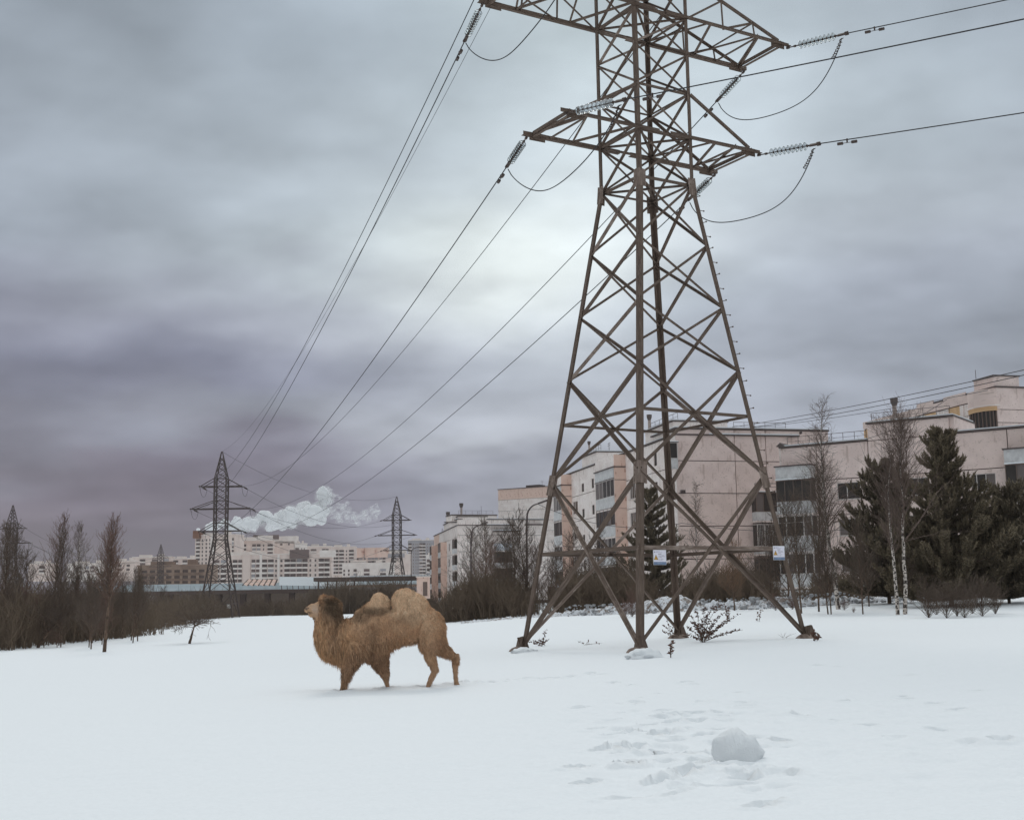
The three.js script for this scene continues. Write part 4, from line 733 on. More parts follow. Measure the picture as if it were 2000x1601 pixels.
  thicket('dark overgrown slope below the viaduct behind the camel', 33, [[430, 246, 640, 246, 5, 1.5, 3.5, 700], [560, 236, 880, 232, 9, 3.0, 6.4, 1900], [280, 200, 470, 235, 14, 2, 4.5, 900]], MAT.thicket, .035);
}
function buildWeeds() {
  const leaf = (() => { const g = new THREE.BufferGeometry(); g.setAttribute('position', new THREE.Float32BufferAttribute([0, 0, 0, .018, .03, .006, 0, .075, 0, -.018, .03, .006], 3)); g.setIndex([0, 1, 2, 0, 2, 3]); g.computeVertexNormals(); return g; })();
  const arcs = (name, label, px, py, stems, seed, R = .006, leaves = 26) => {
    const p0 = P_(px, py), T = thing(name, label, 'weed', p0), r = rngOf(seed), tb = new Tubes(), lv = [];
    for (const [dx, dy, bend] of stems) {
      const [X, D] = [p0.x, -p0.z], s = D / FOC, P = [], z0 = (r() - .5) * .5, n = 9;
      for (let k = 0; k <= n; k++) { const t = k / n; P.push(V(dx * s * (bend > 0 ? t : Math.sin(t * 1.57)), dy * s * (t + bend * t * (1 - t)) - .05 * (k === 0), z0 * (1 - t * .4))); } tb.add(P, P.map((_, k) => R * (1 - .07 * k)), 4);
      for (let k = 0; k < leaves; k++) { const f = .15 + .83 * r(), kk = Math.min(n - 1, Math.floor(f * n)), b = P[kk].clone().lerp(P[kk + 1], f * n - kk), g = leaf.clone(), sc = .7 + .8 * r(); g.scale(sc, sc, sc); g.rotateX((r() - .5) * 2.4); g.rotateZ((r() - .5) * 4.5); g.rotateY(r() * 6); g.translate(b.x, b.y, b.z); lv.push(g); }
    }
    part('stems', tb.build(), MAT.twig, T); if (lv.length) part('dry_leaves', mergeGeometries(lv), MAT.dryLeaf, T); return T;
  };
  arcs('dry_bush', 'arching dry bush with shrivelled leaves beside the back leg of the pylon', 1372, 1254, [[-20, 40, .6], [-30, 30, .5], [-24, 52, .7], [-8, 58, .9], [8, 66, .7], [26, 68, .9], [40, 72, .7], [34, 50, .5], [60, 46, .35], [76, 54, .25], [48, 36, .4], [64, 20, .4], [78, 22, .8], [-12, 30, .4], [10, 28, .4], [22, 34, .3], [0, 44, .5], [14, 52, .6], [52, 62, .5], [30, 24, .3], [-34, 18, .4]], 61, .007, 34);
  arcs('dry_bush', 'low dry twigs left of the back leg of the pylon', 1312, 1244, [[-14, 22, .4], [-8, 34, .3], [6, 30, .3], [-18, 10, .5], [12, 16, .4]], 62, .006, 16);
  arcs('dry_weed', 'single dark weed stalk in front of the pylon', 1312, 1286, [[1, 34, 0], [0, 30, .05]], 63, .008, 20);
  arcs('dry_weed', 'thin weed with hanging seed heads on open snow behind the pylon', 1482, 1214, [[6, 26, .3], [9, 24, .5], [2, 20, .1]], 64, .006, 10);
  arcs('dry_weed', 'tall drooping burdock stalk behind the dry bush', 1422, 1214, [[-2, 30, .4], [4, 26, .4], [3, 20, .2], [-6, 34, .7]], 65, .009, 26);
  arcs('dry_weed', 'reddish dry stalks at the foot of the left leg of the pylon', 1058, 1262, [[8, 18, .4], [14, 12, .5], [10, 32, .05], [-6, 12, .5], [-14, 10, .6], [-22, 8, .5]], 66, .006, 20);
  arcs('dry_weed', 'brown dry weeds against the right leg of the pylon', 1592, 1252, [[6, 14, .4], [3, 20, .2], [-3, 16, .2], [9, 8, .5]], 67, .007, 22);
  arcs('dry_grass', 'sparse grass stalks poking through snow left of the right leg', 1532, 1246, [[2, 10, .1], [6, 12, .2], [-4, 9, .2], [12, 8, .3], [-10, 7, .3], [24, 9, .3]], 68, .004, 0);
  arcs('dry_grass', 'two fine bent stalks in snow between left and front legs', 1142, 1260, [[-14, 8, .4], [28, 2, .6], [8, 6, .4], [34, 3, 1]], 69, .005, 3);
  arcs('dry_weed', 'broken red twigs on the snow heap at the front leg', 1262, 1286, [[14, -2, .8], [10, 12, .3], [-24, 6, .4], [18, 6, .3]], 70, .01, 8);
  // lump of rolled snow in the foreground, smaller heaps at the pylon's feet
  const [X, D] = onGround(1440, 1482), lump = lumpy(1.9, 1, .235, .20, .24, 5, .13, 2.2); lump.translate(0, .07, 0); const sl = single('snow_lump', lump, MAT.snow, 'big rounded lump of rolled snow in the right foreground', 'snow lump'); sl.position.copy(G(X, D));
  const [X2, D2] = onGround(1252, 1286), heap = lumpy(7.3, 1, .40, .20, .30, 5, .30, 2.6), h = single('snow_heap', heap, MAT.snow, 'small heap of snow over the front footing of the pylon', 'snow heap'); h.position.copy(G(X2, D2)).add(V(.08, .02, .12));
  const [X3, D3] = onGround(1020, 1274), heap2 = lumpy(9.1, 1, .4, .13, .3, 5, .30, 2.6), h2 = single('snow_heap', heap2, MAT.snow, 'low heap of snow over the left footing of the pylon', 'snow heap'); h2.position.copy(G(X3, D3)).add(V(.05, .0, .05));
}
// ---------- panel built apartment blocks ----------
const panelTex = (c1, c2, seed) => { const t = tex(512, (u, v) => { const a = pf(u, v, 9, seed, 5), st = pf(u, v * .12, 40, seed + 3, 3), sp = pf(u, v, 60, seed + 5, 2); return mix3(mix3(mix3(c1, c2, clamp((a - .5) * 2 + .5, 0, 1)), [150, 124, 110], sstep(.62, .8, st) * sstep(.48, .62, a) * .3), [176, 154, 142], sstep(.72, .8, sp) * .4); }); t.repeat.set(.16, .16); return t; };
MAT.panelPink = std({ roughness: .95, map: panelTex([238, 217, 209], [225, 203, 195], 81), bumpMap: grey(40, 82, 1), bumpScale: .006 });
MAT.panelPink2 = std({ roughness: .95, map: panelTex([234, 212, 203], [222, 200, 191], 83), bumpMap: grey(40, 82, 1), bumpScale: .006 });
MAT.panelWhite = std({ roughness: .95, map: panelTex([246, 235, 229], [234, 220, 213], 84), bumpMap: grey(40, 82, 1), bumpScale: .006 });
MAT.panelPeach = std({ roughness: .95, map: tex(256, (u, v) => { const a = pf(u, v, 6, 85, 5), st = pf(u, v * .3, 14, 86, 3); return mix3(mix3([236, 206, 191], [224, 192, 176], a), [186, 140, 122], sstep(.62, .78, st) * sstep(.5, .7, a)); }, true, .4) });
MAT.joint = std({ color: new THREE.Color(.10, .07, .06), roughness: 1 });
MAT.roofEdge = std({ color: new THREE.Color(.10, .075, .068), roughness: .7 });
MAT.paneDark = new THREE.MeshPhysicalMaterial({ color: new THREE.Color(.05, .042, .038), roughness: .12, specularIntensity: .6 });
MAT.paneCurtain = new THREE.MeshPhysicalMaterial({ color: new THREE.Color(.17, .14, .13), roughness: .2, specularIntensity: .5 });
MAT.frameWhite = std({ color: new THREE.Color(.62, .56, .53), roughness: .6 });
MAT.frameBrown = std({ color: new THREE.Color(.16, .11, .09), roughness: .7 });
MAT.sheet = std({ roughness: .7, map: mottled([216, 214, 213], [190, 187, 186], 6, 88, .6) });
MAT.rail = std({ color: new THREE.Color(.09, .065, .06), roughness: .7 });
MAT.vent = std({ color: new THREE.Color(.36, .29, .26), roughness: .9 });
MAT.yellow = std({ roughness: .95, map: mottled([226, 188, 146], [210, 170, 128], 6, 89, .4) });
class Facade {
  constructor(root, X, D, deg) { this.root = root; const a = deg * Math.PI / 180; this.X = X; this.D = D; this.c = Math.cos(a); this.s = Math.sin(a); const m = new THREE.Matrix4().makeRotationY(a).setPosition(X, 0, -D); this.m = new THREE.Matrix4().makeTranslation(-root.position.x, -root.position.y, -root.position.z).multiply(m); }
  sh(px, py, out = 0) { // where the sight line through a pixel meets the wall (or a plane that far in front of it)
    const [a, b] = ray(px, py), X0 = this.X + this.s * out, D0 = this.D - this.c * out, t = (a * D0 - X0) / (this.c - a * this.s), D = D0 + t * this.s; return [t, EYE + b * D];
  }
  put(name, geo, mat, parent = this.root, label) { return part(name, geo.applyMatrix4(this.m), mat, parent, label); }
  body(s0, s1, h0, h1, depth, mat = MAT.joint, inset = .13) { return this.put('wall', box(s1 - s0 - .02, h1 - h0, depth - inset, (s0 + s1) / 2, (h0 + h1) / 2, -inset - (depth - inset) / 2), mat); }
  panels(sE, hE, holes, matOf, skip) {
    const gap = .034, th = .14, r = rngOf(Math.round(Math.abs(sE[0] * 97 + hE[0] * 31)) + 5);
    for (let i = 0; i < sE.length - 1; i++) for (let j = 0; j < hE.length - 1; j++) {
      const a = sE[i] + gap, b = sE[i + 1] - gap, c = hE[j] + gap, d = hE[j + 1] - gap; if (skip && skip((a + b) / 2, (c + d) / 2)) continue;
      const inside = holes.filter(h => h[0] > a && h[2] < b && h[1] > c && h[3] < d); let g;
      if (inside.length) {
        const sh = new THREE.Shape([new THREE.Vector2(a, c), new THREE.Vector2(b, c), new THREE.Vector2(b, d), new THREE.Vector2(a, d)]);
        for (const h of inside) sh.holes.push(new THREE.Path([new THREE.Vector2(h[0], h[1]), new THREE.Vector2(h[0], h[3]), new THREE.Vector2(h[2], h[3]), new THREE.Vector2(h[2], h[1])]));
        g = new THREE.ExtrudeGeometry(sh, { depth: th, bevelEnabled: false }); g.translate(0, 0, -th - .001 + (r() - .5) * .012);
      } else g = box(b - a, d - c, th, (a + b) / 2, (c + d) / 2, -th / 2 + (r() - .5) * .012);
      this.put('wall_panel', g, matOf((a + b) / 2, (c + d) / 2));
    }
  }
  window([s0, h0, s1, h1], o = {}) {
    const w = s1 - s0, h = h1 - h0, z = o.z ?? -.10, fr = o.frame ?? MAT.frameWhite, t = o.t ?? .055, cuts = [0, ...(o.cuts ?? []), 1], bars = [box(w, t, .06, (s0 + s1) / 2, h0 + t / 2, z), box(w, t, .06, (s0 + s1) / 2, h1 - t / 2, z)];
    for (let k = 0; k < cuts.length; k++) { const x = clamp(s0 + w * cuts[k], s0 + t / 2, s1 - t / 2); bars.push(box(t, h - 2 * t, .06, x, (h0 + h1) / 2, z)); }
    const W = this.put('window', merge(bars), fr);
    for (let k = 0; k < cuts.length - 1; k++) { const a = s0 + w * cuts[k] + t * .4, b = s0 + w * cuts[k + 1] - t * .4; this.put('pane', box(b - a, h - t, .02, (a + b) / 2, (h0 + h1) / 2, z - .012), (o.curtain ?? []).includes(k) ? MAT.paneCurtain : MAT.paneDark, W); }
    if (o.sill !== false) this.put('sill', box(w + .14, .045, .16, (s0 + s1) / 2, h0 - .03, z + .16), MAT.frameWhite, W);
    return W;
  }
  // a glazed loggia: floor slab, parapet, frame of posts, panes, lid
  loggia(s0, s1, hFloor, hSill, hTop, p, o = {}) {
    const L = this.put('balcony', box(s1 - s0 + .06, .14, p + .1, (s0 + s1) / 2, hFloor + .07, p / 2 - .05), MAT.panelWhite), z = p;
    this.put('parapet', merge([box(s1 - s0, hSill - hFloor - .14, .05, (s0 + s1) / 2, (hSill + hFloor + .14) / 2, z), ...[s0 + .025, s1 - .025].map(x => box(.05, hSill - hFloor - .14, p - .03, x, (hSill + hFloor + .14) / 2, (p - .03) / 2))]), o.parapet ?? MAT.sheet, L);
    const n = o.bays ?? 4, fr = o.frame ?? MAT.frameBrown, t = o.t ?? .05, bars = [box(s1 - s0, .06, .06, (s0 + s1) / 2, hSill + .03, z), box(s1 - s0, .06, .06, (s0 + s1) / 2, hTop - .03, z)];
    for (let k = 0; k <= n; k++) bars.push(box(t, hTop - hSill - .12, .06, clamp(lerp(s0, s1, k / n), s0 + t / 2, s1 - t / 2), (hSill + hTop) / 2, z));
    for (const x of [s0 + t / 2, s1 - t / 2]) bars.push(box(t, .05, p, x, hTop - .03, p / 2 - .04), box(t, .05, p, x, hSill + .03, p / 2 - .04));
    if (o.cross) bars.push(box(s1 - s0, .035, .03, (s0 + s1) / 2, lerp(hSill, hTop, .68), z + .02));
    if (o.bars) for (let k = 1; k < 14; k++) bars.push(box(.022, hTop - hSill, .02, lerp(s0, s1, k / 14), (hSill + hTop) / 2, z + .06));
    this.put('frame', merge(bars), fr, L);
    for (let k = 0; k < n; k++) this.put('pane', box((s1 - s0) / n - t, hTop - hSill - .12, .015, lerp(s0, s1, (k + .5) / n), (hSill + hTop) / 2, z - .02), (o.curtain ?? []).includes(k) ? MAT.paneCurtain : MAT.paneDark, L);
    for (const x of [s0 + .02, s1 - .02]) this.put('pane', box(.015, hTop - hSill - .12, p - .1, x, (hSill + hTop) / 2, p / 2 - .05), MAT.paneDark, L);
    this.put('inner_wall', box(s1 - s0 - .1, hTop - hFloor - .1, .03, (s0 + s1) / 2, (hTop + hFloor) / 2, .02), MAT.joint, L);
    if (o.lid) { this.put('lid', box(s1 - s0 + .2, .05, p + .2, (s0 + s1) / 2, hTop + .03, p / 2), MAT.roofEdge, L); if (o.snow !== false) this.put('snow_cap', snowSlab(s1 - s0 + .16, .07, p + .1).translate((s0 + s1) / 2, hTop + .06, p / 2 + .03), MAT.snow, L); }
    return L;
  }
  roof(s0, s1, h, depth, over = .12, snow = true) { // dark metal edge and a layer of snow
    this.put('roof_edge', box(s1 - s0 + .1, .13, depth + over, (s0 + s1) / 2, h + .06, -depth / 2 + over / 2), MAT.roofEdge);
    if (snow) this.put('roof_snow', snowSlab(s1 - s0 - .1, .11, depth - .1).translate((s0 + s1) / 2, h + .12, -depth / 2), MAT.snow);
  }
  railing(s0, s1, h, z = -.5, n = 6) { const b = [rod(V(s0, h + .75, z), V(s1, h + .75, z), .022, 5), rod(V(s0, h + .4, z), V(s1, h + .4, z), .014, 5)]; for (let k = 0; k <= n; k++) b.push(rod(V(lerp(s0, s1, k / n), h, z), V(lerp(s0, s1, k / n), h + .76, z), .02, 5)); this.put('roof_railing', merge(b), MAT.rail); }
  vent(px, yBase, yTop, z = -3) { const [s, h0] = this.sh(px, yBase, z), h1 = this.sh(px, yTop, z)[1], H = h1 - h0, w = H * .17; const v = this.put('vent_stack', box(w, H * .72, w, s, h0 + H * .3, z), MAT.vent); this.put('vent_cap', merge([new THREE.CylinderGeometry(w * 1.05, w * .62, H * .2, 12).translate(s, h0 + H * .72, z), new THREE.CylinderGeometry(w * 1.12, w * 1.05, H * .22, 12).translate(s, h0 + H * .91, z)]), MAT.roofEdge, v); }
  mast(px, yBase, yTop, z = -2, arms = true) { const [s, h0] = this.sh(px, yBase, z), h1 = this.sh(px, yTop, z)[1]; const b = [rod(V(s, h0, z), V(s, h1, z), .03, 5)]; if (arms) for (const f of [.7, .88]) b.push(rod(V(s - .5, lerp(h0, h1, f), z), V(s + .5, lerp(h0, h1, f) + .05, z), .018, 4)); this.put('antenna', merge(b), MAT.rail); }
}
function snowSlab(w, h, d) { const g = box(w, h, d, 0, h / 2, 0); return g; }
function buildBlocks() {
  const white = () => MAT.panelWhite, r = rngOf(55), pinks = () => r() < .5 ? MAT.panelPink : MAT.panelPink2;
  // --- near long block: facade C runs away to the left, blank end wall D faces us
  const N = thing('apartment_block', 'long pale panel apartment block behind the pylon with a blank pink end wall', 'apartment block', V(14, 0, -107.8));
  const C = new Facade(N, 14, 107.8, -77), D = new Facade(N, 14, 107.8, 14);
  C.body(-41.6, -1.2, -.5, 15.25, 11.8); D.body(1.2, 14.5, -.5, 15.75, 6);
  const R = (F, x0, y0, x1, y1, o = 0) => { const a = F.sh(x0, y1, o), b = F.sh(x1, y0, o), m = F.sh((x0 + x1) / 2, y0, o), q = F.sh((x0 + x1) / 2, y1, o); return [a[0], q[1], b[0], m[1]]; }, z1 = (F, a, b, c, d, o) => R(F, 1060 + a / 6.671, 820 + b / 6.671, 1060 + c / 6.671, 820 + d / 6.671, o);
  const hC = [.55, 1.65, 4.35, 7.1, 9.87, 12.62, 15.28], holes = [], wins = [];
  const addW = (rect, o) => { holes.push(rect); wins.push([rect, o]); };
  const storey = 2.75, wide = z1(C, 395, 1060, 455, 1205), slim1 = z1(C, 508, 828, 536, 935), slim2 = z1(C, 634, 643, 662, 752);
  const W2 = [wide[0], 10.72, wide[2], 12.1];
  for (let k = 0; k < 4; k++) addW([W2[0], W2[1] - k * storey, W2[2], W2[3] - k * storey], { cuts: [.42], curtain: k % 2 ? [1] : [0] });
  for (let k = 0; k < 5; k++) { const o = k * storey; addW([slim1[0], 12.86 - o + (o ? 0 : .02), slim1[2], 13.8 - o], { t: .05, frame: MAT.frameBrown, sill: false }); addW([slim2[0], 12.95 - o + 1.06 * 0, slim2[2], 13.95 - o + .0], { t: .05, frame: MAT.frameBrown, sill: false }); }
  const wr = z1(C, 1135, 825, 1208, 1010); for (let k = 0; k < 4; k++) addW([wr[0], 10.78 - k * storey, wr[2], 12.25 - k * storey], { cuts: [.33, .66], curtain: [k % 3] });
  const s3 = z1(C, 1448, 330, 1482, 470); for (let k = 0; k < 5; k++) addW([s3[0], 13.2 - k * storey, s3[2], 14.5 - k * storey], { t: .05, frame: MAT.frameBrown, sill: false });
  C.panels([-34.1, -30.15, -24.15], hC, holes, white); C.panels([-13.9, -9.4, -4.3, -.03], hC, holes, white); C.panels([-41.5, -34.1], hC, [], white, (s, h) => h < 12.6); C.panels([-24.15, -13.9], hC, [], white, (s, h) => h < 14 && false);
  for (const [a, o] of wins) C.window(a, o);
  // projecting loggia stacks with peach side walls
  for (const [xa, xb, top] of [[1163.5, 1200, 14.0], [1081, 1096, 14.0]]) {
    const p = 1.15, sA = C.sh(xa, 950, p)[0], sB = C.sh(xb, 950, p)[0];
    for (let k = 0; k < 5; k++) {
      const f = 9.98 - k * storey, curt = [[0, 1], [3], [2], [1], []][k];
      C.loggia(sA, sB, f, f + 1.25, f + 2.95 - .0, p, { bays: 5, frame: k % 2 ? MAT.frameBrown : MAT.frameWhite, curtain: curt, parapet: MAT.sheet, lid: k === 0, snow: false });
      C.put('side_wall', box(.12, storey - .05, p + .1, sB + .09, f + storey / 2 + .03, p / 2 - .04), MAT.panelPeach);
    }
    C.put('fascia', box(sB - sA, 1.0, .08, (sA + sB) / 2, 13.46, p + .02), MAT.sheet); C.put('side_wall', box(.12, 15.2 - 12.8, p + .1, sB + .09, 14.0, p / 2 - .04), MAT.panelPeach);
    C.panels([sA, (sA + sB) / 2, sB], [14.05, 15.2], [], white); C.put('roof_edge', box(sB - sA + .4, .1, p + .3, (sA + sB) / 2, 14.02, p / 2), MAT.roofEdge);
    C.put('wall_top', box(sB - sA, 1.15, p, (sA + sB) / 2, 14.64, p / 2), MAT.panelWhite);
  }
  C.roof(-41.6, -24, 15.28, 11.6); C.roof(-24, -8.2, 15.3, 11.6); C.roof(-8.2, 0, 15.3, 11.6);
  for (const [a, b] of [[-29.3, -23.6], [-8.1, -.6]]) { C.put('roof_house', box(b - a, 1.25, 5, (a + b) / 2, 15.95, -2.6), MAT.panelWhite); C.roof(a, b, 16.56, 5.2); C.railing(a + .2, b - .2, 16.66, -.6); }
  C.vent(1151, 880, 862, -2); C.vent(1269, 838, 810, -2); C.mast(1190, 884, 864, -2); C.mast(1330, 838, 824, -2);
  const hD = [.5, 1.9, 4.7, 7.5, 10.3, 13.1, 15.85];
  D.panels([.02, 5.48, 8.42, 14.5], hD, [], pinks);
  D.roof(0, 14.5, 15.85, 6); D.railing(.4, 4.6, 15.95, -.8, 5); D.railing(6, 11, 15.95, -1.2, 5); D.mast(1412, 838, 820, -2); D.mast(1418, 838, 822, -2, false);
  { const [s, h] = [.9, 13.7]; D.loggia(-.9, -.02, 12.2, 13.2, 14.6, .5, { bays: 1, frame: MAT.frameWhite, lid: true }); }
  const b0 = D.sh(1478, 1000, .9)[0], b1 = D.sh(1521, 1000, .9)[0];
  D.loggia(b0, b1, 7.75, 8.65, 10.3, .9, { bays: 3, lid: true, frame: MAT.frameBrown, curtain: [0] }); D.loggia(b0, b1, 4.9, 5.7, 7.6, .9, { bays: 3, bars: true, frame: MAT.frameWhite, cross: true }); D.loggia(b0, b1, 1.5, 2.7, 4.7, .9, { bays: 3, frame: MAT.frameBrown });
  D.put('roof_railing', merge([rod(V(b0, 11.1, .8), V(b1, 11.1, .8), .03, 5), rod(V(b0, 10.4, .8), V(b0, 11.1, .8), .03, 5), rod(V(b1, 10.4, .8), V(b1, 11.1, .8), .03, 5), rod(V(b0, 10.8, .8), V(b1, 10.8, .8), .02, 5)]), MAT.rail);
  { const [s, h] = D.sh(1563, 848); D.put('lamp_bracket', merge([rod(V(s, h, 0), V(s - .3, h + .1, .7), .03, 5), new THREE.SphereGeometry(.14, 10, 8).translate(s - .3, h + .05, .75), rod(V(s + .6, h, .05), V(s + 1.1, h - .5, .05), .02, 5)]), MAT.rail); const [s2, h2] = D.sh(1333, 960); D.put('wall_lamp', box(.35, .25, .3, s2, h2, .15), MAT.rail); }
  // --- wing A at the right
  const W = thing('apartment_block', 'pink panel apartment wing at right with stacked balconies behind the birches and pines', 'apartment block', V(23.4, 0, -98)), A = new Facade(W, 23.4, 98, -35);
  A.body(-2.7, 23, -.5, 13.05, 11); A.put('wall', box(.13, 13.6, 11, -2.72, 6.3, -5.55), MAT.panelWhite);
  const hA = [1.0, 2.05, 4.8, 7.55, 10.3, 13.04], hA2 = [...hA, 14.3], ah = [], aw = [], aW = (rect, o) => { ah.push(rect); aw.push([rect, o]); };
  for (let k = 0; k < 3; k++) { const o = k * storey; aW([1.82, 8.7 - o, 3.68, 10.0 - o], { cuts: [.42], curtain: k ? [0] : [] }); aW([11.9, 8.65 - o, 13.62, 9.97 - o], { cuts: [.22, .6], curtain: [2] }); aW([7.2, 8.7 - o, 8.9, 10 - o], { cuts: [.5] }); }
  aW([5.4, 10.72, 6.06, 11.64], { t: .05, frame: MAT.frameBrown, sill: false });
  const pk = () => pinks();
  A.panels([-2.66, .3, 4.42], hA, ah, pk); A.panels([4.42, 10.6], hA2, ah, pk); A.panels([10.6, 14.6, 18.6, 23], hA, ah, pk);
  for (const [a, o] of aw) A.window(a, o);
  A.put('roof_house', box(6.5, 1.35, 5.5, 7.68, 13.7, -2.95), MAT.panelPink); A.roof(-2.7, 4.42, 13.05, 10.8); A.roof(4.42, 10.93, 14.32, 5.6); A.roof(10.93, 23, 13.05, 10.8);
  A.railing(-2.2, 4.2, 13.15, -.4, 7); A.railing(4.7, 10.6, 14.42, -.4, 6); A.vent(1749, 818, 778, -2.5); A.mast(1693, 860, 838, -1, false);
  A.put('roof_hatch', box(.95, .85, .6, 9.6, 12.4, .3), MAT.rail);
  { const g = new THREE.Shape([new THREE.Vector2(-.35, 0), new THREE.Vector2(.35, 0), new THREE.Vector2(0, .3)]); A.put('gable_cap', new THREE.ExtrudeGeometry(g, { depth: 4, bevelEnabled: false }).translate(-2.62, 13.2, -3.9), MAT.roofEdge); }
  for (const [s0, s1, tag2] of [[-2.72, .12, 0], [14.55, 17.6, 1]]) {
    const p = 1.0; A.loggia(s0, s1, 7.62, 8.72, 10.4, p, { bays: 4, frame: MAT.frameBrown, curtain: tag2 ? [1] : [], t: .05 }); A.loggia(s0, s1, 4.72, 6.0, 7.6, p, { bays: 4, frame: MAT.frameWhite, t: .09, curtain: [3], cross: true }); A.loggia(s0, s1, 2.0, 3.12, 4.7, p, { bays: 4, frame: MAT.frameWhite, t: .08, curtain: [1] }); A.loggia(s0, s1, 1.0, 1.9, 1.98, p, { bays: 1, frame: MAT.frameBrown });
    A.put('fascia', box(s1 - s0, .98, .06, (s0 + s1) / 2, 10.98, p), MAT.sheet); A.put('fascia', merge([s0, s1].map(x => box(.06, .98, p, x, 10.98, p / 2 - .04))), MAT.sheet); A.put('roof_edge', box(s1 - s0 + .2, .1, p + .2, (s0 + s1) / 2, 11.5, p / 2), MAT.roofEdge); A.put('snow_cap', snowSlab(s1 - s0, .08, .22).translate((s0 + s1) / 2, 10.42, p + .1), MAT.snow);
  }
  A.put('plinth', box(26, 1.4, .3, 10, .3, .12), MAT.joint);
  // --- low white block B, farther left, and tall peach topped block E behind it
  const Bk = thing('apartment_block', 'white panel apartment block with roof vents behind the row of bare trees', 'apartment block', V(-9.6, 0, -215)), B = new Facade(Bk, -9.6, 215, 17.6), Bf = new Facade(Bk, -9.6, 215, -80);
  B.body(3, 16, -.5, 15, 9); Bf.body(-36, -3, -.5, 14, 10);
  B.panels([.03, 6.1, 11, 16], [1.3, 4.1, 6.9, 9.65, 12.4, 15.08], [], white); B.roof(0, 16, 15.08, 9); B.put('roof_house', box(8, .9, 4, 3.6, 15.5, -4), MAT.panelWhite); B.put('roof_edge', box(8.2, .18, 4.2, 3.6, 16, -4), MAT.roofEdge); B.railing(.8, 7, 16, -2.2, 5); B.mast(940, 1012, 988, -3, false); B.mast(933, 1012, 998, -3, false);
  B.put('canopy', box(4.4, .2, 1.6, 8.4, 13.05, .8), MAT.roofEdge); B.put('snow_cap', snowSlab(4.4, .1, 1.5).translate(8.4, 13.16, .8), MAT.snow); B.put('canopy', box(3.2, .18, 1.4, 13.6, 14.2, .7), MAT.roofEdge);
  B.loggia(6.4, 9.3, 9.6, 10.9, 10.98, 1.2, { bays: 1, parapet: std({ map: mottled([226, 224, 224], [120, 128, 140], 10, 95, .8) }) }); B.loggia(6.4, 9.3, 6.8, 7.7, 9.55, 1.2, { bays: 3, frame: MAT.frameBrown }); B.loggia(6.4, 9.3, 4, 4.9, 6.75, 1.2, { bays: 3, frame: MAT.frameBrown });
  Bf.panels([-36, -27, -20, -13.2, -4.6, -.03], [1.2, 3.9, 6.65, 9.4, 12.1, 14.05], [], (s, h) => s < -30 ? MAT.panelPeach : MAT.panelWhite); Bf.roof(-36, 0, 14.05, 10);
  for (let k = 0; k < 4; k++) { const f = 9.2 - k * 2.75; Bf.loggia(-19.4, -15.4, f, f + 1.0, f + 2.7, 1.1, { bays: 3 }); Bf.put('side_wall', box(.12, 2.7, 1.15, -15.2, f + 1.4, .55), MAT.panelPeach); Bf.loggia(-33.5, -30.5, f, f + 1.0, f + 2.7, 1.1, { bays: 3 }); Bf.put('side_wall', box(.12, 2.7, 1.15, -30.3, f + 1.4, .55), MAT.panelPeach); Bf.window([-11.5, f + 1, -10.2, f + 2.3], { z: .04, cuts: [.5] }); Bf.loggia(-3.2, -.6, f, f + 1, f + 2.6, .5, { bays: 2 }); }
  for (const [a, b, h] of [[-20.2, -12.4, 15.3], [-1.6, 0, 15.5]]) { Bf.put('roof_house', box(b - a, h - 14.1, 5, (a + b) / 2, (h + 14.1) / 2, -2.6), MAT.panelWhite); Bf.put('roof_edge', box(b - a + .3, .16, 5.3, (a + b) / 2, h + .08, -2.6), MAT.roofEdge); } Bf.railing(-18, -12.6, 15.4, -1, 4); Bf.vent(875, 1022, 1000, -2); Bf.vent(901, 1005, 983, -2);
  const Ek = thing('apartment_block', 'tall block with a rust stained peach top band behind the white block', 'apartment block', V(-4, 0, -325)), E = new Facade(Ek, -4, 325, -30);
  E.body(.02, 20, -.5, 29.4, 10); E.panels([.05, 6.16, 13, 20], [4.5, 7.3, 10.1, 12.8, 15.6, 18.4, 21.1, 23.86], [], white); E.panels([.05, 6.16, 13, 20], [23.86, 26.72], [], white); E.panels([.05, 6.16, 13, 20], [26.72, 29.45], [], () => MAT.panelPeach); E.roof(0, 20, 29.45, 10, .2, false); E.put('roof_house', box(4, .5, 3, 9.5, 30.0, -3), MAT.roofEdge); E.mast(1059, 950, 938, -2);
  // --- higher block at the upper right with ochre panels and a round bay
  const Gk = thing('apartment_block', 'taller block at upper right with ochre panels, round bay and dark loggia', 'apartment block', V(49.8, 0, -128.4)), Gf = new Facade(Gk, 49.8, 128.4, -75), Ge = new Facade(Gk, 49.8, 128.4, 15);
  Ge.body(1.2, 20, -.5, 22.3, 12); Gf.body(-26, -1.5, -.5, 22.1, 12);
  Ge.panels([.05, 7, 14, 20], [9, 11.8, 14.6, 17.3, 18.7, 20.05, 22.35], [], pinks); Ge.roof(0, 20, 22.35, 12, .15, false); Ge.mast(1972, 752, 736, -2, false); Gf.mast(1907, 740, 722, -1, false);
  const gs = [-26, -20.5, -17.9, -15.4, -12.9, -10.6, -8.3, -6.2, -4.4]; Gf.panels(gs, [9, 11.8, 14.6, 17.3, 20.05, 21.35], [], s => [-19, -14, -9.4, -5].some(q => Math.abs(s - q) < 1.2) ? MAT.panelWhite : MAT.yellow);
  for (let k = 0; k < gs.length - 1; k++) { const f = 20.2; if (k % 2 === 0) continue; Gf.put('pilaster', box(.6, 12, .12, gs[k] + .4, 15.3, .05), MAT.panelWhite); }
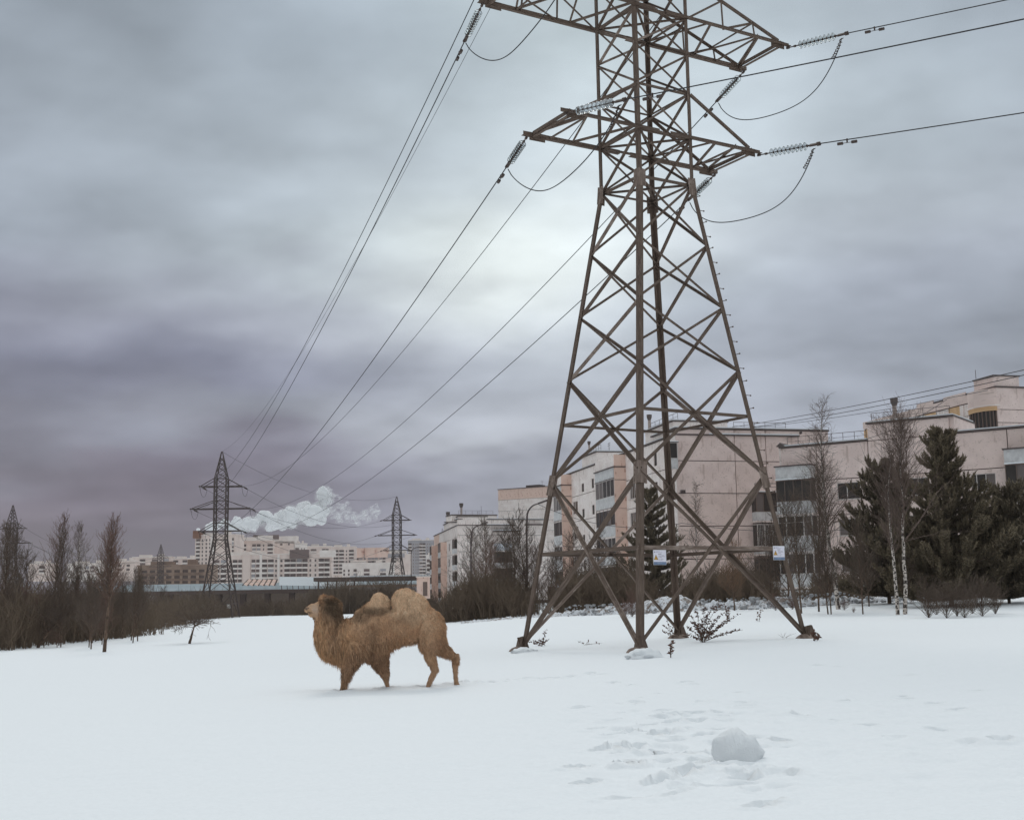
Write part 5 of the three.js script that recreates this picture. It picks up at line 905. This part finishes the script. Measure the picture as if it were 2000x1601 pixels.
  Gf.put('parapet', box(22, .85, .14, -15, 21.85, 0), MAT.panelPink2); Gf.put('parapet', box(3.2, .5, .16, -12.6, 22.45, 0), MAT.panelPink2); Gf.put('parapet', box(4, .4, .16, -7, 22.45, .0), MAT.panelPink2); Gf.put('roof_house', box(3.4, 1.3, 3, -1.8, 22.9, -1.5), MAT.panelPink); Gf.put('roof_edge', box(3.6, .14, 3.2, -1.8, 23.6, -1.5), MAT.roofEdge);
  const bay = (h0, h1, r0, mat, name) => Gf.put(name, new THREE.CylinderGeometry(r0, r0, h1 - h0, 28).scale(1, 1, .55).translate(-2.1, (h0 + h1) / 2, 0), mat);
  bay(20.55, 22.2, 2.1, MAT.panelPink2, 'round_bay'); bay(19.95, 20.4, 2.12, MAT.yellow, 'round_bay'); bay(20.4, 20.55, 2.28, MAT.panelWhite, 'ledge'); bay(18.1, 19.95, 1.9, MAT.paneDark, 'bay_glazing'); bay(17.2, 18.1, 2.12, MAT.panelPink2, 'round_bay');
  { const bars = []; for (let k = 0; k <= 12; k++) { const a = k / 12 * Math.PI; bars.push(box(.09, 1.85, .09, -2.1 + Math.cos(a) * 1.95, 19.02, Math.sin(a) * 1.95 * .55)); } Gf.put('bay_frame', merge(bars), MAT.frameBrown); }
}
// ---------- far town ----------
MAT.farWall = std({ roughness: .95, map: mottled([236, 218, 208], [218, 198, 188], 5, 96, .06) });
MAT.farWhite = std({ roughness: .95, map: mottled([240, 230, 223], [224, 212, 204], 5, 97, .06) });
MAT.farPane = std({ color: new THREE.Color(.085, .055, .048), roughness: .35 });
MAT.farPane2 = std({ color: new THREE.Color(.15, .10, .088), roughness: .4 });
MAT.farPale = std({ color: new THREE.Color(.36, .34, .36), roughness: .4 });
MAT.farParapet = std({ color: new THREE.Color(.74, .65, .60), roughness: .9 });
MAT.garage = std({ roughness: .95, map: mottled([158, 134, 118], [132, 110, 96], 5, 98, .08) });
function farBlock(label, D, ang, x0, x1, yT, yB, rows, cols, o = {}) { // rows: pixel heights of the window bands; cols: [x0, x1, kind]
  const X = ray((x0 + x1) / 2, yB)[0] * D, T = thing('apartment_block', label, 'apartment block', V(X, 0, -D)), F = new Facade(T, X, D, ang), r = rngOf(Math.round(x0 * 7 + D)), mid = (x0 + x1) / 2;
  const H = y => F.sh(mid, y)[1], S = x => F.sh(x, yT)[0], s0 = S(x0), s1 = S(x1), hT = H(yT), hB = H(yB) - 4;
  F.put('wall', box(s1 - s0, hT - hB, 14, (s0 + s1) / 2, (hT + hB) / 2, -7), o.wall ?? MAT.farWall);
  F.put('roof', merge([box(s1 - s0 + .6, .5, 14.4, (s0 + s1) / 2, hT + .2, -7), box((s1 - s0) * .3, 1.6, 6, lerp(s0, s1, .3), hT + 1, -6), box((s1 - s0) * .12, 2.4, 4, lerp(s0, s1, .7), hT + 1.2, -7)]), o.roof ?? MAT.farWhite);
  for (const y of rows) { const hc = H(y), hw = o.hw ?? 1.6; for (const [a, b, kind] of cols) {
    const p = S(a), q = S(b), w = q - p;
    if (kind === 'L') { const n = Math.max(1, Math.round(w / 3.2)), L = F.put('balcony', box(w, 1.0, .9, (p + q) / 2, hc - hw / 2 - .55, .45), o.parapet ?? MAT.farParapet); for (let k = 0; k < n; k++) F.put('pane', box(w / n - .35, hw, .12, p + w * (k + .5) / n, hc, .32), r() < .12 ? MAT.farPale : r() < .4 ? MAT.farPane2 : MAT.farPane, L); }
    else { const wn = F.put('window', box(w, hw, .1, (p + q) / 2, hc - .1, .0), MAT.farParapet); F.put('pane', box(w * .8, hw * .86, .1, (p + q) / 2, hc - .1, .03), r() < .3 ? MAT.farPane2 : MAT.farPane, wn); }
  } }
  return [T, F, S, H];
}
function buildFarTown() {
  const seq = (a, d, n) => Array.from({ length: n }, (_, k) => a + d * k);
  { const [T, F, S, H] = farBlock('long low cream apartment block with brown balcony bands behind the far left pylon', 735, 4, 408, 648, 1083, 1141, seq(1095.2, 9.55, 5), [[417, 429, 'L'], [431, 443, 'L'], [447, 451, 'W'], [454, 464, 'L'], [465, 473, 'L'], [491, 499, 'L'], [500, 508, 'L'], [511, 522, 'L'], [523, 535, 'L'], [537, 541, 'W'], [547, 552, 'W'], [555, 578, 'L'], [579, 601, 'L'], [604, 608, 'W'], [614, 618, 'W'], [622, 644, 'L']], { parapet: MAT.farWhite });
    const c0 = S(481.5); F.put('curved_bay', new THREE.CylinderGeometry(2.6, 2.6, H(1083) - H(1141), 20).scale(1, 1, .6).translate(c0, (H(1083) + H(1141)) / 2, 0), MAT.farWall); F.put('roof_tank', box(11, 5, 4, S(585), H(1083), 1), MAT.farPane2); F.put('roof_tank', box(9, 4, 4, S(640), H(1083), 1), MAT.farWhite); F.put('downpipe', box(1.4, H(1083) - H(1141), .6, S(509.5), (H(1083) + H(1141)) / 2, .5), MAT.farWhite); F.put('downpipe', box(1.2, H(1083) - H(1141), .6, S(544), (H(1083) + H(1141)) / 2, .5), MAT.farWhite); }
  { const [T, F, S, H] = farBlock('pale tower block standing behind the far left pylon under the steam', 830, -12, 381, 459, 1045, 1112, seq(1054, 7.45, 8), [[383, 391, 'L'], [394, 397, 'W'], [401, 405, 'W'], [408, 412, 'W'], [443, 446, 'W'], [453, 457, 'L']], { parapet: MAT.farWhite }); F.put('roof_house', box(5, 5, 8, S(385.5), H(1043), -2), std({ color: new THREE.Color(.2, .09, .05), roughness: .9 })); F.put('curved_bay', box(2.6, H(1045) - H(1112), .8, S(415), (H(1045) + H(1112)) / 2, .2), MAT.farWhite); }
  { const [T, F, S, H] = farBlock('stepped cream apartment block with roof turrets right of the tower block', 860, 8, 474, 534, 1054, 1090, seq(1065, 7.4, 3), [[475, 481, 'L'], [492, 500, 'L'], [501, 509, 'L'], [513, 516, 'W'], [522, 533, 'L']], { parapet: MAT.farWhite }); for (const [x, t] of [[488, 1049], [518, 1046]]) { F.put('turret', box(10, H(t) - H(1056), 6, S(x), (H(t) + H(1056)) / 2, -1), MAT.farWhite); F.put('turret_cap', box(7, 3, 4, S(x + 16), H(1049), -2), MAT.farPane2); } }
  { const [T, F, S, H] = farBlock('blank pinkish gable wall of a block behind the long low block', 880, -6, 534, 574, 1057, 1090, [1062.5], [[546, 552, 'W'], [562, 566, 'W']]); F.put('roof_house', box(17, 5, 6, S(555), H(1054), -3), MAT.farWhite); }
  farBlock('narrow white block with slit windows right of the blank gable', 880, 14, 575, 600, 1062, 1090, [1072, 1079], [[576, 584, 'L'], [588, 590, 'W'], [593, 595, 'W']], { wall: MAT.farWhite });
  farBlock('flat roofed cream block just right of the long low block', 960, 3, 600, 646, 1067, 1092, [1074, 1082], [[606, 618, 'L'], [628, 642, 'L']], { hw: 1.5 });
  farBlock('cream apartment block left of the middle far pylon, antennas on its roof', 1010, 3, 644, 694, 1068, 1124, seq(1076, 7, 7), [[649, 661, 'L'], [662, 672, 'L'], [675, 678, 'W'], [681, 691, 'L']], {});
  { const [T, F, S, H] = farBlock('long block with blue grey band directly behind the middle far pylon', 1040, -3, 692, 800, 1083, 1126, [1090.5, 1097], [[694, 708, 'L'], [711, 714, 'W'], [718, 738, 'L'], [741, 753, 'L'], [764, 774, 'L']], {}); F.put('attic', box(S(792) - S(694), 4.2, 6, (S(694) + S(792)) / 2, H(1079), -4), MAT.farWhite); for (const x of [698, 725, 745]) F.put('dormer', new THREE.CylinderGeometry(6, 6, 8, 16).translate(S(x), H(1079), -2), MAT.panelPeach); F.put('band', box(S(790) - S(693), 3, .4, (S(693) + S(790)) / 2, H(1085.5), .3), MAT.farPale); }
  farBlock('low white block in front, left of the middle far pylon', 800, 2, 668, 768, 1100, 1128, [1113.5, 1121], [[670, 674, 'W'], [679, 683, 'W'], [690, 697, 'L'], [710, 722, 'L'], [742, 754, 'L']], { wall: MAT.farWhite });
  farBlock('grey many storeyed tower block right of the middle far pylon', 1115, 6, 797, 852, 1055, 1126, seq(1062.5, 6.2, 10), [[797, 804, 'L'], [806, 808, 'W'], [811, 813, 'W'], [815, 817, 'W'], [818.5, 831, 'L'], [834, 836, 'W'], [838.5, 840, 'W'], [843, 851, 'L']], { wall: MAT.farPale, hw: 1.7 });
  farBlock('small pale block between the grey tower and the near white block', 700, 2, 832, 856, 1085, 1128, seq(1095, 8.6, 4), [[833, 840, 'L'], [844, 850, 'L']], { wall: MAT.farWhite });
  { const [T, F, S, H] = farBlock('low brown multi level parking garage at left', 470, 3, 268, 412, 1105, 1142, [], [], { wall: MAT.garage, roof: MAT.garage }); T.name = numbered('parking_garage'); T.userData.category = 'parking garage'; for (const y of [1111.5, 1123, 1133]) { const L = F.put('deck_opening', box(S(404) - S(272), .9, .4, (S(272) + S(404)) / 2, H(y + 4), .1), MAT.joint); for (let k = 0; k < 9; k++) F.put('pier', box(1, 1.2, .6, lerp(S(274), S(402), k / 8), H(y + 4), .2), MAT.garage, L); } }
  farBlock('pale low block with dark bands above the garage roof', 900, 4, 258, 334, 1088, 1112, [1094, 1101], [[272, 284, 'L'], [296, 308, 'L'], [318, 330, 'L']], {});
  farBlock('low jumbled pale block left of the tower block', 900, -4, 334, 384, 1091, 1112, [1096, 1103], [[338, 348, 'L'], [356, 366, 'L'], [372, 380, 'W']], {});
  farBlock('distant pale block glimpsed between the bare trees at left', 800, 2, 130, 212, 1101, 1122, [1108, 1115], [[148, 160, 'L'], [166, 174, 'L'], [176, 184, 'L']], { wall: MAT.farWhite });
  farBlock('distant pinkish block left of the broad pointed tree', 800, 2, 55, 100, 1101, 1122, [1108, 1115], [[76, 88, 'L']], {});
  farBlock('distant grey block right of the second pointed tree', 820, 2, 222, 262, 1096, 1122, [1104, 1112], [[228, 238, 'W'], [246, 254, 'W']], {});
}
// ---------- viaduct, station, yard furniture ----------
MAT.viaduct = std({ roughness: .9, map: mottled([206, 214, 217], [180, 189, 193], 4, 101, .12) });
MAT.viaductShade = std({ roughness: 1, map: mottled([98, 80, 66], [66, 52, 42], 6, 102, .1) });
function buildMiddle() {
  const D = 300, hX = x => ray(x, 1150)[0] * D, Hh = (x, y, d = D) => EYE + ray(x, y)[1] * d;
  const y0 = Hh(430, 1153), y1 = Hh(430, 1139.5), T = thing('viaduct', 'pale elevated railway viaduct crossing behind the far left pylon', 'viaduct', V(hX(430), 0, -D));
  const rel = g => g.translate(-T.position.x, 0, D), xs = []; for (let x = 180; x <= 900; x += 24) xs.push(hX(x));
  part('deck', rel(box(hX(900) - hX(180), .8, 9, (hX(180) + hX(900)) / 2, y0 - .4, -D - 4.2)), MAT.joint, T);
  for (let k = 0; k < xs.length - 1; k++) part('parapet_panel', rel(box(xs[k + 1] - xs[k] - .06, y1 - y0, .2, (xs[k] + xs[k + 1]) / 2, (y0 + y1) / 2, -D)), MAT.viaduct, T);
  for (let k = 0; k < xs.length; k += 2) part('pillar', rel(box(1.2, 9, 2, xs[k], y0 - 5.2, -D - 4)), MAT.joint, T);
  { const g = new THREE.PlaneGeometry(320, 12, 160, 10), p = g.attributes.position; for (let i = 0; i < p.count; i++) { const x = p.getX(i), y = p.getY(i); p.setXYZ(i, x - 60, 1.0 + y * .62, -318 + y * -1.2 + 2 * fbm2(x * .12, y * .3, 3)); } g.computeVertexNormals(); single('shade_sheet', g, MAT.viaductShade, 'dark sheet standing in for the shade behind the viaduct pillars', null, null, 'structure'); }  // added dark sheet, its brown stands in for the shade under the viaduct
  // station with glazed lean-to and snow covered roof
  const S = thing('station_canopy', 'dark flat station roof edged with snow beside the viaduct', 'station roof', V(hX(740), 0, -285)), q = (x, y, d) => { const v = at(x, y, d); return [v.x - S.position.x, v.y, v.z + 285]; };
  { const [xa] = q(612, 1128, 285), [xb] = q(858, 1128, 285), yt = Hh(735, 1126, 285), yb = Hh(735, 1133.5, 285); part('roof_slab', box(xb - xa, yt - yb, 10, (xa + xb) / 2, (yt + yb) / 2, -5), MAT.joint, S); part('roof_snow', box(xb - xa - 8, .28, 9, (xa + xb) / 2 + 4, yt + .15, -5.2), MAT.snow, S);
    for (let k = 0; k < 14; k++) part('post', box(.3, 6, .3, lerp(xa + 1, xb - 1, k / 13), yb - 3, -1), MAT.joint, S);
    const [xc] = q(700, 1140, 285), [xd] = q(834, 1140, 285); part('fascia', box(xd - xc, .7, .3, (xc + xd) / 2, Hh(770, 1138, 285), 1), MAT.viaduct, S); part('side_wall', box(xd - xc, 2.2, .2, (xc + xd) / 2, Hh(770, 1149, 285), .6), MAT.farPale, S); part('platform', box(xd - xc + 6, .5, 3, (xc + xd) / 2, Hh(770, 1144, 285), 0), MAT.garage, S); }
  const Gl = thing('glazed_gallery', 'sloping glazed gallery with dark ribs on top of the viaduct', 'glazed gallery', V(hX(545), 0, -297)), gq = (x, y) => { const v = at(x, y, 297); return V(v.x - Gl.position.x, v.y, v.z + 297); };
  for (let k = 0; k < 7; k++) { const a = gq(485 + k * 9.4, 1131.5), b = gq(476 + k * 10.4, 1143.5); b.z += 1.6; part('rib', bar(a, b, .22, .22), MAT.joint, Gl); if (k < 6) { const c = gq(485 + (k + 1) * 9.4, 1131.5), d = gq(476 + (k + 1) * 10.4, 1143.5); d.z += 1.6; for (const [f0, f1] of [[.04, .46], [.54, .96]]) { const v = [a.clone().lerp(b, f0), c.clone().lerp(d, f0), a.clone().lerp(b, f1), c.clone().lerp(d, f1)], cx = v[0].clone().add(v[1]).add(v[2]).add(v[3]).multiplyScalar(.25); part('pane', bar(v[0].clone().add(v[1]).multiplyScalar(.5), v[2].clone().add(v[3]).multiplyScalar(.5), v[0].distanceTo(v[1]) * .86, .05, V(0, .5, 1)), MAT.panelPeach, Gl); } } }
  for (let k = 0; k < 9; k++) { const a = gq(548 + k * 11, 1133), b = gq(550 + k * 11, 1152); part('rib', bar(a, b, .14, .14), MAT.roofEdge, Gl); } { const a = gq(546, 1134.5), b = gq(712, 1137); part('roof_snow', bar(a, b, .9, 2, Y1), MAT.snow, Gl); }
  // brick booth behind the camel's rump
  const b0 = at(827, 1160, 205), bth = thing('brick_booth', 'small pink brick booth behind the rear hump of the camel', 'booth', V(b0.x, 0, b0.z)); part('wall', box(2.0, 3.4, 2.2, 0, Hh(827, 1148, 205), 0), MAT.panelPeach, bth); part('roof', box(2.3, .16, 2.5, 0, Hh(827, 1148, 205) + 1.78, 0), MAT.farWhite, bth); part('door', box(.7, 2.2, .06, .35, Hh(827, 1150, 205), 1.12), MAT.frameBrown, bth);
  // poles and street lamps
  const pole = (name, label, px, y0p, y1p, d, r0, mat) => { const a = at(px, y0p, d), b = at(px, y1p, d), T2 = thing(name, label, 'pole', a); part('mast', rod(V(0, -1.5, 0), b.clone().sub(a), r0, 7, r0 * .7), mat, T2); part('cap', new THREE.SphereGeometry(r0 * 1.4, 8, 6).translate(0, b.y - a.y, 0), mat, T2); };
  pole('pole', 'slim pale pole rising behind the camel\'s neck', 683, 1190, 1134, 228, .09, MAT.vent);
  const lamp = (label, pts, d, x) => { const P = pts.map(([a, b]) => at(a, b, d)), base = V(P[0].x, land(P[0].x, d), -d), T2 = thing('street_lamp', label, 'street lamp', base), c = new THREE.CatmullRomCurve3([V(0, 0, 0), ...P.map(p => p.sub(base))]).getPoints(40); part('post', (() => { const t = new Tubes(); t.add(c, c.map((_, k) => lerp(.1, .045, k / 40)), 7); return t.build(); })(), MAT.rail, T2); const e = c[40], dd = c[40].clone().sub(c[38]).normalize(); part('lamp_head', bar(e.clone().addScaledVector(dd, -.05), e.clone().addScaledVector(dd, .75), .24, .12), MAT.rail, T2); };
  lamp('curved street lamp above the trees before the white block, left one', [[920, 1120], [920, 1055], [921.5, 1040], [927, 1030], [938, 1025]], 120); lamp('curved street lamp beside the left leg of the pylon, right one', [[1029, 1110], [1029, 1020], [1031, 1000], [1040, 988], [1052, 983]], 96); lamp('small far street lamp right of the middle far pylon', [[803, 1120], [803, 1085], [804, 1076], [808, 1071], [814, 1069]], 240);
  // overhead cables on the right
  const cab = (label, a, b, sag, r0) => wire(label, at(...a), at(...b), sag, r0, 40, null);
  cab('uppermost dark cable crossing the sky over the right roofs', [1430, 834, 118], [2020, 718, 62], .2, .022); cab('second dark cable over the right roofs', [1440, 838, 118], [2020, 728, 62], .25, .022); cab('third, fainter cable over the right roofs', [1460, 836, 112], [1930, 762, 80], .25, .018); cab('short cable from the roof of the pink wing to the stair house', [1690, 858, 95], [1850, 780, 92], .3, .018); cab('thin cable crossing in front of the blank end wall', [1330, 1021, 96], [1720, 1028, 88], .5, .02); cab('thin cable hung between the lamps before the white block', [1052, 985, 96], [1330, 1022, 96], .9, .018);
  // yard: brown board fence and two snowed in cars behind the bank
  const f0 = at(1600, 1160, 86), f1 = at(1830, 1160, 84), fence = thing('board_fence', 'low orange brown board fence behind the parked cars', 'fence', V(f0.x, 0, f0.z)), fl = f1.clone().sub(f0).setY(0), fn = 46; for (let k = 0; k < fn; k++) { const p = fl.clone().multiplyScalar((k + .5) / fn); part('board', box(fl.length() / fn - .02, 1.05 + .04 * hash3(k, 1, 2), .04, 0, 0, 0).applyMatrix4(new THREE.Matrix4().makeRotationY(-Math.atan2(fl.z, fl.x)).setPosition(p.x, 1.45, p.z)), MAT.fenceBrown, fence); }
  const car = (label, px, py, d, turn, mat) => {
    const p = at(px, py, d), T3 = thing('parked_car', label, 'car', V(p.x, p.y - 1.45, p.z), turn), prof = (pts, w, bev) => { const s = new THREE.Shape(pts.map(([x, y]) => new THREE.Vector2(x, y))); const g = new THREE.ExtrudeGeometry(s, { depth: w - 2 * bev, bevelEnabled: true, bevelSize: bev, bevelThickness: bev, bevelSegments: 3, curveSegments: 6 }); g.translate(0, 0, -w / 2 + bev); return g; };
    part('body', prof([[-2.1, .25], [2.1, .25], [2.15, .55], [2.0, .78], [1.1, .88], [-1.5, .92], [-2.1, .88]], 1.66, .08), mat, T3); const cab2 = part('cabin', prof([[-1.75, .9], [1.0, .88], [.35, 1.38], [-1.25, 1.4]], 1.44, .1), MAT.paneDark, T3); part('pillar', merge([bar(V(1.04, .88, .7), V(.38, 1.42, .62), .07, .07), bar(V(1.04, .88, -.7), V(.38, 1.42, -.62), .07, .07), bar(V(-1.82, .9, .7), V(-1.3, 1.44, .62), .09, .09), bar(V(-1.82, .9, -.7), V(-1.3, 1.44, -.62), .09, .09), box(.07, .5, .05, -.4, 1.15, .72), box(.07, .5, .05, -.4, 1.15, -.72)]), mat, T3); part('roof_snow', new RoundedBoxGeometry(1.75, .13, 1.3, 3, .06).translate(-.45, 1.5, 0), MAT.snow, T3);
    for (const [x, z] of [[1.3, .76], [1.3, -.76], [-1.3, .76], [-1.3, -.76]]) { const w = part('wheel', new THREE.CylinderGeometry(.31, .31, .2, 18).rotateX(Math.PI / 2).translate(x, .3, z), MAT.cap, T3); part('rim', new THREE.CylinderGeometry(.19, .19, .21, 12).rotateX(Math.PI / 2).translate(x, .3, z), MAT.vent, w); } for (const z of [.6, -.6]) part('headlight', box(.06, .14, .3, 2.12, .68, z), MAT.frameWhite, T3);
  };
  car('silver car with snow on its roof parked behind the bank by the twin birches', 1744, 1143, 79, -2.2, MAT.carSilver); car('dark car with snow on its roof parked behind the bank near the tall birch', 1668, 1147, 80, .3, MAT.carDark);
}
MAT.fenceBrown = std({ roughness: .9, map: mottled([176, 116, 78], [126, 80, 56], 7, 103, 1) });
MAT.carSilver = new THREE.MeshPhysicalMaterial({ color: new THREE.Color(.5, .48, .47), roughness: .4, metalness: .3, clearcoat: .6 });
MAT.carDark = new THREE.MeshPhysicalMaterial({ color: new THREE.Color(.09, .075, .07), roughness: .4, clearcoat: .6 });
// ---------- steam plume ----------
function buildSteam() {
  const D = 1600, puffs = [], z = (x, y, r) => { const p = at(360 + x / 3.704, 880 + y / 3.704, D); puffs.push([p.x, p.y, (hash3(x, y, 3) - .5) * 40, (.74 * r) / 3.704 / FOC * D]); };
  // [x, y, radius] along the plume, from its tail at left to the rising head at right
  for (const p of [[110, 575, 14], [150, 555, 22], [195, 548, 32], [250, 545, 38], [310, 525, 28], [320, 550, 42], [370, 520, 36], [380, 545, 48], [400, 505, 22], [440, 530, 48], [480, 515, 36], [520, 535, 50], [560, 505, 50], [600, 480, 42], [630, 520, 56], [680, 490, 58], [700, 455, 34], [740, 500, 60], [770, 440, 42], [800, 480, 66], [840, 420, 46], [860, 470, 66], [870, 385, 32], [910, 430, 52], [920, 470, 56], [970, 455, 66], [990, 490, 40], [1000, 420, 46], [1000, 320, 52], [1015, 290, 40], [1040, 350, 44], [975, 345, 34], [1040, 300, 30], [1060, 375, 24], [1010, 380, 34], [880, 500, 44], [780, 530, 34], [690, 545, 28], [600, 555, 26], [490, 568, 24], [420, 572, 24]]) z(...p);
  let lo = [1e9, 1e9], hi = [-1e9, -1e9]; for (const p of puffs) { lo = [Math.min(lo[0], p[0] - p[3] * 1.4), Math.min(lo[1], p[1] - p[3] * 1.4)]; hi = [Math.max(hi[0], p[0] + p[3] * 1.4), Math.max(hi[1], p[1] + p[3] * 1.4)]; }
  const field = list => (x, y, zz) => { let d = 99; for (const p of list) { const e = Math.hypot(x - p[0], y - p[1], zz - p[2]) - p[3], h = clamp(.5 + .5 * (d - e) / 5, 0, 1); d = d + (e - d) * h - 5 * h * (1 - h); } if (d > 12 || d < -14) return d; return d + 4.4 * fbm3(x * .07, y * .07, zz * .07, 4) * 2 - Math.abs(fbm3(x * .16 + 5, y * .16, zz * .16, 2)) * 3.5; };
  const T = thing('steam_cloud', 'white plume of power station steam drifting right above the far blocks', 'steam plume', V(0, 0, -D));
  const g = surfaceNets(field(puffs), [lo[0], lo[1], -55], [hi[0], hi[1], 55], 1.5); g.deleteAttribute('uv');
  part('dense_steam', g, MAT.steam, T);
  // torn, thinner steam at the right
  const r = rngOf(321), thin = []; for (const [x, y, rad] of [[1090, 470, 34], [1120, 400, 26], [1160, 430, 34], [1180, 390, 18], [1150, 490, 40], [1210, 470, 36], [1230, 510, 26], [1270, 470, 36], [1330, 450, 34], [1370, 410, 26], [1390, 440, 22], [1310, 490, 26], [1130, 345, 14], [1100, 330, 16], [1385, 480, 18], [1070, 430, 30], [1250, 530, 18]]) { const p = at(360 + x / 3.704, 880 + y / 3.704, D); thin.push([p.x, p.y, (r() - .5) * 30, rad / 3.704 / FOC * D]); }
  const tg = []; for (const p of thin) for (let k = 0; k < 26; k++) { const a = V(r() - .5, r() - .5, r() - .5).normalize().multiplyScalar(p[3] * Math.cbrt(r()) * 1.2), s = p[3] * (.14 + .3 * r()); const q = new THREE.IcosahedronGeometry(s, 1); q.scale(1.5, .8, 1); q.rotateZ(r() * .8 - .2); q.translate(p[0] + a.x * 1.2, p[1] + a.y * .9, p[2] + a.z); tg.push(q); }
  for (const p of puffs) for (let k = 0; k < 34; k++) { const a = r() * 6.28, f = p[3] * (.75 + .62 * r()), s = p[3] * (.18 + .32 * r()), q = new THREE.IcosahedronGeometry(s, 1); q.scale(1.5, .8, 1); q.rotateZ(r() * .9 - .2); q.translate(p[0] + Math.cos(a) * f, p[1] + Math.sin(a) * f, p[2] + (r() - .5) * p[3]); tg.push(q); }
  part('thin_steam', merge(tg), MAT.steamThin, T);
}
MAT.steam = new THREE.MeshPhysicalMaterial({ color: new THREE.Color(.96, .965, .97), roughness: 1, transmission: .5, thickness: 0 });
MAT.steamThin = std({ color: new THREE.Color(.9, .9, .91), roughness: 1, transparent: true, opacity: .10, depthWrite: false });
// ---------- build ----------
buildGround();
buildBank();
buildMainPylon();
buildFarPylons();
buildLines();
buildBlocks();
buildFarTown();
buildMiddle();
buildSteam();
treeKinds();
buildLeftTrees();
buildRightTrees();
buildWeeds();
buildSigns();
buildCamel();
scene.traverse(o => { if (o.isMesh) { o.castShadow = true; o.receiveShadow = true; } });
renderer.render(scene, camera);
